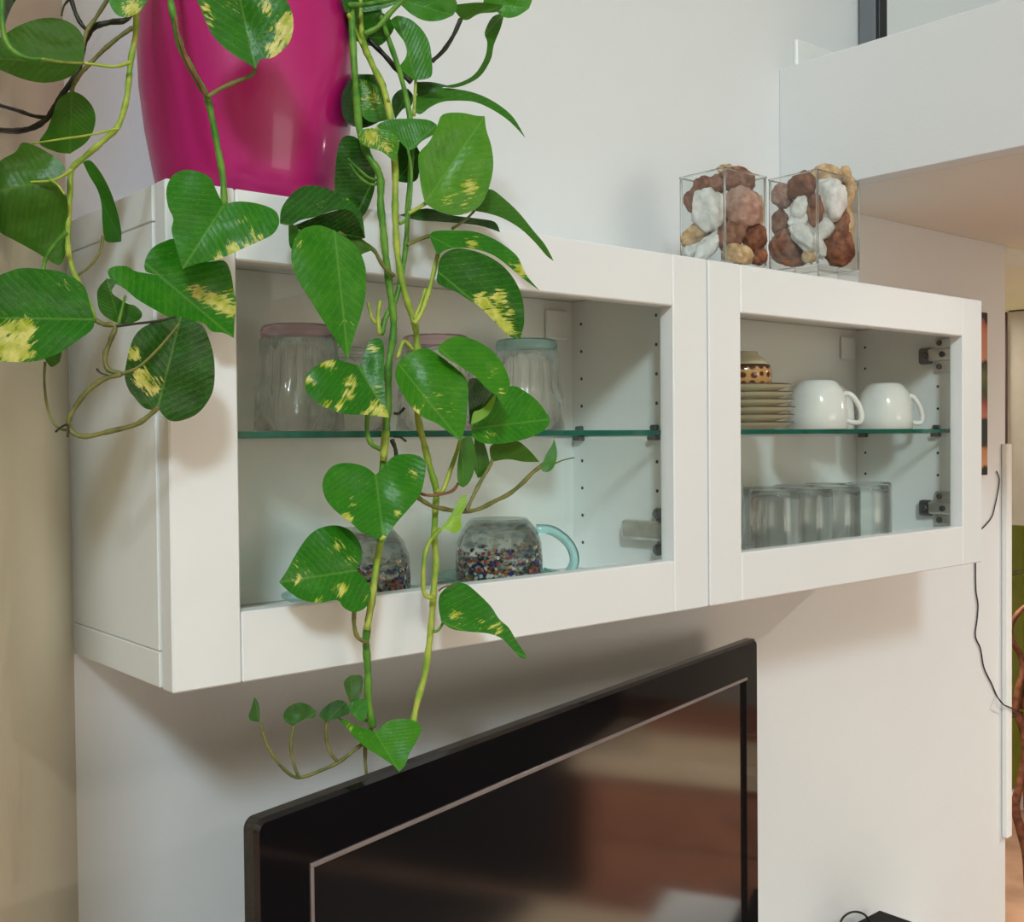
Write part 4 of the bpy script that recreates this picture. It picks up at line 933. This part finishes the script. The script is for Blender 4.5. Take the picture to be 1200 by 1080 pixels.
# loops below it
v = vine([(112, 375), (122, 380), (135, 382), (129, 400), (123, 418), (127, 433), (142, 438), (122, 444), (102, 459), (86, 480), (80, 496), (87, 508), (102, 511), (130, 505), (160, 497), (178, 484), (186, 476)], dd(0.725), 3.0, 'stem_olive')
petiole(v, [(135, 382), (160, 379), (185, 376), (206, 371)], dd(0.725), 1.8, 'stem_dark')
petiole(v, [(142, 438), (162, 430), (185, 409), (210, 379)], dd(0.710), 1.9, 'stem_olive')
petiole(v, [(113, 432), (118, 437), (128, 440)], dd(0.725), 1.2, 'stem_dark')
petiole(v, [(53, 424), (52, 446), (55, 474), (62, 494), (72, 503), (84, 503)], dd(0.727), 1.5, 'stem_olive', 0, 'aerial_root')
petiole(v, [(65, 506), (72, 500), (80, 498), (79, 512)], dd(0.723), 1.3, 'stem_dark', 0, 'aerial_root')
leaf(v, [(140, 379), (128, 374), (117, 364), (114, 350), (115, 338), (125, 326), (136, 330), (131, 342), (140, 350), (150, 356), (158, 358), (166, 366), (164, 374), (152, 379)], 5, dd(0.745), (0.1, -0.1), -0.15, 0.0, 0.22, 0.25)
petiole(v, [(139, 379), (143, 362), (147, 346)], dd(0.740), 2.0, 'stem_green')
leaf(v, [(185, 477), (178, 480), (168, 477), (158, 466), (150, 455), (146, 440), (149, 420), (152, 408), (158, 393), (170, 382), (190, 375), (212, 371), (228, 376), (239, 384), (246, 400), (251, 422), (251, 450), (245, 468), (232, 484), (215, 492), (200, 493), (190, 485)], 11, dd(0.740), (0.35, -0.25), 0.10, 0.10, 0.12, 0.0, [(156, 415, 9), (165, 440, 10), (172, 449, 9), (178, 457, 8), (186, 446, 8, 0.5)])
# dark old stems behind
v = vine([(176, -50, dd(0.890)), (165, -10, dd(0.830)), (150, 21), (130, 26), (112, 31), (102, 43), (97, 57), (92, 82), (78, 104), (66, 122), (56, 138), (40, 149), (20, 153.5), (-6, 152)], dd(0.760), 3.4, 'stem_dark')
petiole(v, [(56, 138), (40, 136), (22, 130), (-6, 122)], dd(0.760), 2.4, 'stem_dark', 0)
petiole(v, [(156, 32), (140, 43), (122, 58), (105, 75), (94, 87), (87, 98), (84, 107)], dd(0.755), 2.6, 'stem_olive', 0)
petiole(v, [(128, -4), (113, 20), (102, 36), (97, 55)], dd(0.755), 2.4, 'stem_olive', 0)
petiole(v, [(82, -6), (88, 14), (95, 28), (101, 34)], dd(0.758), 2.6, 'stem_dark', 0)
petiole(v, [(82, -2), (75, 7), (72, 19)], dd(0.758), 1.6, 'stem_dark', 0.5)
leaf(v, [(172, 2), (176, -10), (150, -22), (126, -6), (130, 8), (138, 18), (150, 20), (163, 14)], 3, dd(0.725), (0.1, 0.3), 0.1, 0.0, 0.5, 0.0, [(155, 10, 14, 0.75)])

# --- vine down the front of the pot
v = vine([(215, -70, dd(0.90)), (205, -45, dd(0.85)), (200, -5, yy(-0.015)), (205, 26), (212, 56), (222, 76), (235, 100), (243, 115), (250, 145), (255, 172), (261, 206), (263, 241)], yy(-0.022), 4.0, 'stem_green')
petiole(v, [(206, 20), (211, 50), (221, 74), (234, 98), (242, 113)], yy(-0.0285), 2.2, 'stem_red', 0.0, 'old_sheath')
petiole(v, [(243, 114), (258, 104), (276, 96), (293, 89), (300, 81)], yy(-0.030), 2.6, 'stem_olive', 0)
leaf(v, [(300, 81), (288, 73), (268, 60), (252, 45), (243, 30), (236, 12), (230, -6), (235, -30), (270, -50), (310, -38), (330, -8), (340, 8), (344, 28), (340, 48), (330, 60), (318, 68), (305, 70)], 8, yy(-0.045), (0.1, 0.25), 0.10, 0.0, 0.36, 0.0, [(334, 38, 16), (322, 60, 13), (340, 20, 9), (312, 8, 10, 0.6), (240, 10, 8, 0.8), (248, 25, 7, 0.6), (270, 5, 14, 0.35)])
leaf(v, [(262, 241), (253, 222), (246, 208), (232, 201), (216, 199), (202, 206), (195, 222), (197, 242), (203, 256), (201, 270), (206, 288), (210, 303), (214, 315), (230, 309), (250, 305), (265, 300), (285, 291), (305, 282), (320, 274), (327, 262), (325, 250), (316, 243), (300, 238), (283, 236), (271, 237)], 12, yy(-0.050), (0.25, 0.45), 0.09, 0.10, 0.42, 0.0, [(274, 294, 11), (290, 287, 8, 0.7), (303, 279, 8, 0.7), (256, 303, 7, 0.8), (285, 258, 8, 0.5), (296, 268, 7, 0.5)])
petiole(v, [(196, 330, dd(0.79)), (190, 322, dd(0.785)), (186, 322, dd(0.78))], dd(0.785), 2.0, 'stem_green')
leaf(v, [(186, 322), (171, 318), (170, 305), (178, 291), (192, 283), (206, 280), (220, 292), (240, 306), (262, 305), (270, 318), (274, 340), (277, 355), (275, 375), (274, 396), (262, 390), (248, 388), (238, 378), (222, 376), (200, 372), (180, 362), (160, 350), (146, 338), (132, 330), (126, 318), (134, 312), (148, 312), (160, 318)], 13, dd(0.770), (0.3, 0.35), 0.10, 0.08, 0.46, 0.0, [(232, 341, 9), (245, 350, 10), (258, 355, 11), (270, 362, 10), (270, 345, 8, 0.6), (216, 336, 6, 0.6)])

# --- bundle over the right rim of the pot, hanging before the left-hand cabinet
F1 = yy(-0.034)
vA = vine([(410, -40, dd(0.95)), (412, 20, dd(0.935)), (416, 90, yy(0.012)), (421, 150, yy(-0.02)), (431, 181, yy(-0.028)), (441, 197), (446, 212), (446, 240), (449, 270), (452, 300), (457, 340), (461, 372), (460, 400), (455, 430), (455, 470), (452, 505), (449, 540), (447, 580), (446, 632), (441, 664), (436, 700), (430, 737), (429, 756), (431, 785), (432, 822), (437, 852)], F1, 4.3, 'stem_green')
petiole(vA, [(452, 505), (449, 540)], yy(-0.038), 4.6, 'stem_lime', 0.0, 'node_sheath')
petiole(vA, [(446, 634), (441, 664), (436, 700), (430, 738)], yy(-0.0375), 3.8, 'stem_lime', 0.0, 'node_sheath')
vB = vine([(420, -40, dd(0.95)), (424, 40, dd(0.94)), (436, 75, yy(0.0)), (448, 100, yy(-0.02)), (458, 140, yy(-0.03)), (463, 200), (463, 240), (464, 275), (467, 306), (473, 338), (481, 364), (487, 384), (489, 410), (489, 450), (490, 490), (497, 520), (504, 548), (511, 574), (510, 600), (509, 630), (511, 660), (508, 692), (506, 724), (503, 752), (498, 790), (489, 822), (484, 846)], F1, 3.9, 'stem_lime')
vC = vine([(430, -40, dd(0.96)), (450, 30, dd(0.96)), (470, 90, yy(-0.01)), (482, 150, yy(-0.025)), (481, 200), (478, 245), (476, 285), (471, 320), (464, 350), (452, 372), (447, 392)], yy(-0.031), 3.2, 'stem_green')
# upper right tangle
petiole(vB, [(408, 16, dd(0.93)), (420, 44, dd(0.93)), (432, 68, dd(0.93)), (444, 88, dd(0.93)), (455, 118, yy(-0.03))], yy(-0.03), 2.4, 'stem_lime')
petiole(vC, [(432, 46), (450, 64), (466, 82), (482, 96)], dd(0.955), 3.2, 'stem_dark', 0)
petiole(vC, [(426, 40), (442, 32), (458, 14), (474, -2)], dd(0.93), 3.2, 'stem_green', 0)
petiole(vC, [(408, 6), (430, 5), (452, 1), (470, -4)], dd(0.935), 3.0, 'stem_green', 0)
petiole(vC, [(540, 22), (531, 42), (519, 60), (506, 72)], dd(1.02), 2.6, 'stem_dark', 0)
petiole(vC, [(487, 62), (487, 96), (485, 136)], dd(0.965), 2.0, 'stem_lime', 0)
leaf(vC, [(412, 44), (411, 18), (430, 10), (450, 16), (462, 30), (456, 44), (444, 54), (426, 52)], 5, dd(0.965), (0, 0.1), 0.1, 0, 0.22, 0.1)
leaf(vC, [(404, 14), (402, -8), (430, -14), (462, -8), (470, 2), (450, 10), (428, 14)], 4, dd(0.955), (0, 0.1), 0.1, 0, 0.35, 0.0)
leaf(vC, [(462, -2), (472, 8), (484, 18), (499, 24.5), (516, 24), (531, 18), (536, 6), (526, -10), (490, -14)], 5, dd(0.965), (0.2, 0.2), 0.1, 0, 0.46, 0.1)
leaf(vC, [(541, 23), (531, 8), (545, 4), (566, 3), (590, 6), (582, 14), (562, 16), (549, 23)], 4, dd(1.0), (0.1, -0.3), 0.1, 0, 0.30, 0.45)
leaf(vC, [(566, 4), (572, -10), (600, -15), (623, -6), (620, 10), (606, 19), (592, 20.5), (580, 12)], 4, dd(1.0), (0.1, 0.3), 0.1, 0.1, 0.52, 0.0)
leaf(vC, [(487, 94), (475, 92), (465, 83), (476, 66), (474, 50), (464, 36), (458, 24), (466, 18), (480, 22), (494, 34), (503, 50), (506, 70), (505, 90)], 7, dd(0.96), (0.3, 0.3), 0.14, 0.05, 0.46, 0.1)
leaf(vC, [(516, 101), (538, 97), (556, 87), (568, 68), (571, 50), (568, 38), (577, 20), (591, 15), (587, 32), (579, 52), (575, 70), (563, 89), (546, 99), (530, 103)], 7, dd(0.99), (0.9, 0.2), 0.3, 0.0, 0.26, 0.45)
leaf(vC, [(484, 128), (488, 112), (505, 105), (522, 103), (545, 106), (565, 112), (585, 123), (602, 138), (616, 162), (598, 143), (578, 129), (558, 120), (540, 118), (520, 119), (505, 125), (492, 134)], 8, dd(0.97), (0.4, 0.9), 0.25, 0.1, 0.36, 0.3)
leaf(vC, [(487, 96), (505, 96), (524, 100), (506, 108), (490, 112)], 2, dd(0.975), (0, 0), 0.1, 0, 0.1, 0.0)
leaf(vC, [(463, 140), (459, 118), (467, 106), (478, 104), (484, 112), (482, 124), (472, 128)], 3, dd(0.975), (0, 0), 0.1, 0, 0.08, 0.0)
leaf(vC, [(446, 142), (425, 150), (405, 142), (400, 116), (408, 96), (420, 87), (440, 88), (452, 98), (452, 118)], 5, dd(0.965), (0, 0), 0.1, 0, 0.10, 0.0)
leaf(vA, [(462, 138), (448, 142), (432, 142), (420, 130), (411, 112), (414, 98), (420, 92), (432, 95), (446, 105), (456, 120)], 6, dd(0.945), (0.1, 0.3), 0.1, 0, 0.52, 0.0, [(435, 115, 16, 0.5), (425, 100, 10, 0.4)])
petiole(vC, [(468, 262), (476, 256), (481, 232), (482, 200), (478, 176)], yy(-0.045), 1.9, 'stem_green', 0)
leaf(vC, [(478, 176), (468, 165), (455, 153), (440, 150), (450, 142), (470, 139), (500, 140), (512, 146), (510, 156), (495, 165), (486, 174)], 7, yy(-0.045), (0.1, 0.55), 0.1, 0.05, 0.45, 0.2, [(440, 152, 8, 0.6)])
leaf(vA, [(437, 150), (425, 152), (420, 162), (430, 172), (448, 178), (462, 190), (468, 168), (458, 154)], 5, yy(-0.04), (0.1, 0.2), 0.1, 0.05, 0.6, 0.0, [(435, 160, 12, 0.8), (452, 172, 10, 0.6)])
petiole(vC, [(478, 250), (488, 245), (499, 238)], yy(-0.045), 2.2, 'stem_lime', 0)
leaf(vC, [(498, 238), (494, 222), (491, 200), (491, 180), (503, 166), (512, 148), (519, 134), (540, 132), (558, 135.5), (568, 136), (570, 152), (576, 172), (578, 195), (573, 220), (563, 240), (547, 250), (530, 252), (512, 247)], 9, yy(-0.05), (0.35, 0.15), 0.07, 0.0, 0.66, 0.12, [(552, 218, 12, 0.75), (530, 232, 12, 0.5), (545, 240, 10, 0.5)])
leaf(vA, [(440, 205), (432, 178), (415, 160), (398, 166), (392, 215), (397, 248), (412, 264), (428, 250), (438, 225)], 6, yy(-0.012), (0.2, 0.0), 0.1, 0, 0.12, 0.0)
leaf(vC, [(465, 212), (461, 190), (466, 168), (480, 160), (492, 178), (490, 208), (478, 214)], 4, yy(-0.012), (0.3, 0.0), 0.1, 0, 0.10, 0.0)
leaf(vC, [(468, 252), (500, 244), (530, 252), (560, 256), (580, 260), (586, 272), (560, 264), (520, 260), (490, 258)], 5, yy(-0.020), (0.5, 0.2), 0.1, 0, 0.06, 0.0)
petiole(vA, [(446, 212), (432, 208), (418, 196), (408, 186)], yy(-0.03), 1.8, 'stem_green')
petiole(vA, [(446, 214), (434, 216), (420, 206), (410, 192)], yy(-0.03), 1.8, 'stem_green')
leaf(vC, [(556, 247), (567, 226), (576, 222), (590, 232), (608, 249), (625, 270), (639, 287), (649, 306), (640, 299), (627, 284), (610, 268), (590, 256), (572, 250)], 7, yy(-0.045), (0.8, 0.7), 0.22, 0.08, 0.36, 0.55)
petiole(vC, [(530, 268), (545, 258), (556, 247)], yy(-0.04), 1.8, 'stem_olive')
# the arching dark leaf at the pot's foot and the bright drop-shaped one
leaf(vA, [(328, 262), (330, 244), (343, 226), (358, 217.5), (378, 219), (398, 227), (414, 238), (424, 252), (428, 279), (420, 260), (408, 246), (390, 247), (370, 254), (352, 258), (340, 264)], 8, yy(-0.045), (0.3, 0.9), 0.14, 0.05, 0.16, 0.0, [(376, 240, 7, 0.4), (405, 232, 7, 0.4)])
leaf(vA, [(345, 264), (370, 254), (392, 247), (409, 246), (421, 260), (428, 279), (412, 281), (395, 275), (375, 270), (358, 273)], 5, yy(-0.028), (0.0, -0.6), 0.1, 0, 0.02, 0.0)  # shaded half under the arching leaf, its darkness put into the tone
leaf(vA, [(338, 262), (349, 266), (350, 280), (345, 294), (339, 287)], 3, yy(-0.040), (0.4, 0.0), 0.1, 0, 0.36, 0.3)
petiole(vA, [(462, 323), (452, 315), (445, 305), (438, 293), (420, 281), (396, 272)], yy(-0.042), 2.4, 'stem_olive', 0)
leaf(vA, [(394, 270), (408, 270), (426, 281), (439, 292), (428, 296), (418, 299), (408, 286)], 3, yy(-0.040), (0.2, -0.2), 0.1, 0, 0.36, 0.55)
leaf(vA, [(392, 270), (375, 264), (360, 266), (349, 273), (342, 292), (342, 308), (350, 330), (364, 352), (380, 378), (393, 398), (402, 411), (408, 421), (412, 404), (418, 385), (425, 362), (429, 338), (428, 312), (420, 292), (408, 280)], 11, yy(-0.050), (0.4, 0.35), 0.07, 0.05, 0.50, 0.0, [(349, 285, 7, 0.6), (408, 378, 7, 0.5)])
petiole(vC, [(477, 287), (490, 281), (504, 276)], yy(-0.045), 2.4, 'stem_olive', 0)
leaf(vC, [(503, 276), (510, 270.5), (535, 270), (555, 271), (575, 278), (592, 288), (606, 300), (612, 312), (618, 324), (633, 341), (618, 330), (608, 322), (596, 312), (580, 300), (562, 293), (540, 290), (522, 293), (513, 298), (508, 288)], 9, yy(-0.055), (0.7, 0.8), 0.2, 0.08, 0.42, 0.05, [(610, 316, 9), (555, 286, 12, 0.5), (598, 304, 8, 0.4)])
petiole(vB, [(485, 379), (494, 366), (503, 340), (508, 320), (513, 298)], yy(-0.048), 2.8, 'stem_lime', 0)
petiole(vB, [(486, 374), (492, 358), (499, 338)], yy(-0.044), 2.2, 'stem_lime', 0)
leaf(vB, [(513, 318), (515, 305), (522, 296), (535, 291), (552, 293), (572, 300), (590, 312), (603, 328), (611, 345), (614, 362), (614, 380), (609, 398), (602, 396), (592, 390), (575, 372), (560, 358), (550, 352), (535, 342), (520, 336), (512, 330)], 11, yy(-0.060), (0.45, 0.5), 0.10, 0.10, 0.22, 0.0, [(566, 354, 12), (578, 368, 12), (590, 383, 11), (585, 350, 12, 0.75), (600, 365, 10, 0.5), (602, 388, 8, 0.5)])
petiole(vA, [(440, 379), (435, 370), (431, 354)], yy(-0.045), 2.2, 'stem_lime')
petiole(vA, [(446, 352), (443, 370), (445, 392)], yy(-0.045), 2.6, 'stem_lime', 0)
leaf(vA, [(420, 428), (405, 424), (390, 421), (372, 428), (361, 437), (357, 447), (360, 460), (372, 472), (388, 480), (405, 485), (430, 486), (445, 488), (456, 489), (452, 470), (450, 440), (450, 404), (442, 396), (433, 400), (427, 412), (425, 424)], 12, yy(-0.055), (0.3, 0.5), 0.13, 0.05, 0.36, 0.0, [(412, 448, 9, 0.9), (408, 462, 8, 0.7), (398, 474, 9, 0.8), (382, 474, 7, 0.9), (440, 478, 11, 0.9), (450, 486, 8), (385, 424, 10, 0.9), (363, 446, 7, 0.8), (442, 455, 8, 0.4), (438, 408, 9, 0.55), (428, 484, 6, 0.8)])
petiole(vA, [(431, 486), (430, 505), (435, 520), (446, 526)], yy(-0.048), 2.8, 'stem_green', 0)
petiole(vA, [(462, 511), (469, 512), (476, 517)], yy(-0.036), 1.6, 'stem_dark', 0.3, 'aerial_root')
petiole(vA, [(459, 515), (463, 525), (465, 538)], yy(-0.036), 2.6, 'stem_dark', 0, 'aerial_root')
petiole(vA, [(462, 484), (468, 484), (474, 478)], yy(-0.036), 1.6, 'stem_dark', 0, 'aerial_root')
petiole(vB, [(484, 410), (473, 400), (466, 420)], yy(-0.05), 2.4, 'stem_lime', 0)
leaf(vB, [(466, 425), (478, 414), (495, 408), (505, 410), (520, 420), (535, 432), (545, 442), (549, 455), (548, 475), (545, 500), (540, 517), (528, 508), (512, 496), (498, 490), (485, 480), (472, 462), (463, 441)], 10, yy(-0.058), (0.35, 0.4), 0.08, 0.08, 0.52, 0.0, [(489, 482, 6, 0.8), (500, 470, 20, 0.25), (530, 480, 14, 0.25)])
leaf(vB, [(513, 406), (525, 397), (540, 394), (560, 400), (578, 412), (590, 428), (597, 445), (596, 458), (590, 475), (582, 464), (570, 455), (556, 440), (540, 430), (525, 420), (515, 413)], 8, yy(-0.075), (0.5, 0.6), 0.12, 0.12, 0.54, 0.0, [(575, 435, 10, 0.35), (588, 460, 6, 0.5)])
leaf(vB, [(551, 498), (549, 470), (549, 446), (562, 444), (578, 456), (584, 470), (574, 486), (562, 492)], 4, yy(-0.040), (0.3, 0.0), 0.1, 0, 0.06, 0.0)
leaf(vB, [(553, 502), (560, 484), (575, 470), (592, 456), (603, 452), (618, 460), (632, 472), (645, 491), (640, 502), (622, 512), (600, 518), (578, 520), (562, 518), (553, 510)], 7, yy(-0.052), (0.45, 0.45), 0.11, 0.05, 0.48, 0.0, [(575, 508, 9, 0.45)])
leaf(vB, [(552, 497), (555, 483), (566, 478), (581, 461), (580, 471), (572, 486), (560, 494)], 3, yy(-0.066), (0.2, 0.2), 0.15, 0, 0.85, 0.0)
petiole(vB, [(511, 574), (518, 576), (528, 550), (540, 516)], yy(-0.040), 2.8, 'stem_lime', 0)
leaf(vB, [(541, 514), (552, 511), (557, 530), (556, 550), (550, 565), (543, 571), (537, 566), (536, 545)], 5, yy(-0.055), (0.5, -0.1), 0.15, 0, 0.42, 0.35)
leaf(vB, [(556, 514), (567, 518), (574, 545), (570, 556), (560, 560), (555, 545)], 4, yy(-0.045), (0.4, -0.2), 0.1, 0, 0.22, 0.3)
leaf(vB, [(576, 541), (574, 524), (585, 518), (605, 516), (620, 527), (632, 541), (615, 541), (595, 538)], 5, yy(-0.045), (0.4, -0.5), 0.1, 0, 0.38, 0.55)
petiole(vB, [(489, 582), (505, 592), (525, 597), (545, 599), (562, 596), (580, 587), (596, 579), (611, 567), (625, 553), (637, 544)], yy(-0.046), 2.6, 'stem_olive', 0)
petiole(vB, [(650, 543), (660, 539), (673, 536)], yy(-0.046), 1.0, 'stem_olive', 0.4)
petiole(vB, [(546, 599), (552, 586), (562, 566), (572, 549), (577, 539)], yy(-0.046), 2.3, 'stem_olive', 0)
leaf(vB, [(634, 547), (640, 532), (647, 521), (649, 513), (653, 530), (650, 545), (643, 552.5), (636, 552)], 3, yy(-0.048), (0.3, 0.1), 0.15, 0, 0.45, 0.3)
petiole(vB, [(486, 575), (500, 580), (516, 579), (530, 575), (537, 566)], yy(-0.044), 1.9, 'stem_red', 0)
leaf(vB, [(515, 621), (525, 608), (533, 595), (540, 582), (547, 579), (546, 592), (540, 606), (541, 618), (533, 625), (525, 621)], 4, yy(-0.055), (0.2, 0.2), 0.18, 0, 0.95, 0.0)
petiole(vB, [(516, 620), (505, 632), (498, 650), (496, 680), (498, 697), (508, 700)], yy(-0.045), 2.6, 'stem_lime', 0)
leaf(vA, [(440, 556), (430, 548), (415, 543), (398, 543), (385, 550), (378, 565), (380, 580), (387, 592), (400, 604), (412, 613), (424, 624), (440, 630), (450, 635), (455, 626), (465, 612), (480, 595), (492, 580), (497, 562), (499, 545), (494, 536), (483, 532), (465, 533), (455, 540), (447, 550)], 12, yy(-0.050), (0.35, 0.45), 0.10, 0.06, 0.46, 0.0, [(406, 608, 8), (414, 592, 9, 0.4), (466, 602, 6, 0.6), (485, 558, 9, 0.5), (448, 630, 5, 0.7)])
petiole(vA, [(415, 714), (415, 732), (419, 746), (430, 753)], yy(-0.044), 2.6, 'stem_olive', 0)
leaf(vA, [(418, 668), (424, 652), (423, 640), (418, 630), (410, 621), (398, 616), (385, 616), (370, 621), (358, 632), (345, 652), (337, 667), (327, 682), (340, 694), (355, 703), (375, 706), (395, 703), (403, 712), (415, 717), (428, 712), (434, 700), (434, 690), (428, 678)], 11, yy(-0.042), (0.5, 0.35), 0.10, 0.05, 0.40, 0.0, [(400, 690, 8), (395, 640, 12, 0.5), (410, 658, 9, 0.5), (350, 678, 12, 0.45), (350, 660, 8, 0.4), (428, 700, 8, 0.4), (375, 704, 7, 0.6)])
petiole(vB, [(508, 740), (514, 738), (520, 728)], yy(-0.04), 1.6, 'stem_green', 0)
petiole(vB, [(514, 692), (522, 687), (533, 686)], yy(-0.05), 1.2, 'stem_red', 0.3, 'aerial_root')
leaf(vB, [(517, 728), (514, 712), (515, 698), (522, 689), (533, 683), (546, 684), (560, 695), (575, 710), (585, 725), (596, 735), (605, 750), (618, 770), (611, 771), (600, 760), (588, 748), (572, 742), (550, 740), (530, 737)], 11, yy(-0.050), (0.4, 0.5), 0.12, 0.08, 0.38, 0.0, [(535, 722, 12, 0.5), (585, 738, 12, 0.5), (565, 728, 10, 0.4)])
petiole(vA, [(430, 845), (420, 835), (412, 822)], yy(-0.030), 1.8, 'stem_green', 0)
leaf(vA, [(440, 858), (446, 852), (455, 845), (470, 842), (485, 844), (494, 853), (488, 868), (480, 882), (475, 896), (468, 904), (460, 896), (445, 886), (428, 875), (414, 862), (404, 850), (396, 841), (408, 845), (420, 851), (431, 854)], 9, yy(-0.045), (0.3, 0.5), 0.10, 0.05, 0.55, 0.0, [(410, 852, 8, 0.5), (420, 860, 8, 0.3)])
petiole(vA, [(436, 850), (430, 866), (416, 878), (398, 892), (375, 903), (350, 911), (335, 903), (322, 888), (312, 870), (305, 848)], yy(-0.030), 2.6, 'stem_olive', 0.4, 'side_shoot')
petiole(vA, [(350, 911), (343, 890), (341, 870), (344, 850)], yy(-0.030), 1.9, 'stem_olive', 0)
petiole(vA, [(396, 893), (386, 880), (382, 862), (383, 844)], yy(-0.030), 2.0, 'stem_olive', 0)
petiole(vA, [(428, 872), (428, 892), (430, 914)], yy(-0.022), 2.6, 'stem_olive', 0.4, 'aerial_root')
leaf(vA, [(344, 850), (335, 846), (332, 838), (338, 828), (350, 823), (362, 826), (372, 834), (368, 841), (358, 842), (350, 846)], 6, yy(-0.030), (0.3, 0.1), 0.1, 0, 0.14, 0.2)
leaf(vA, [(383, 845), (374, 838), (382, 827), (395, 820), (405, 822), (410, 834), (400, 840)], 4, yy(-0.034), (0.3, 0.3), 0.1, 0, 0.10, 0.0)
leaf(vA, [(412, 826), (406, 812), (403, 799), (411, 791), (424, 792), (424, 808), (419, 822)], 3, yy(-0.030), (0.3, 0.0), 0.1, 0, 0.14, 0.45)
leaf(vA, [(414, 838), (408, 828), (418, 820), (430, 818), (431, 834), (424, 846)], 3, yy(-0.036), (0.3, 0.3), 0.1, 0, 0.45, 0.1)
leaf(vA, [(304, 846), (294, 844), (291.5, 838), (295, 828), (298, 816), (303, 824), (304.5, 836)], 4, yy(-0.030), (0.2, 0.0), 0.15, 0, 0.12, 0.2)
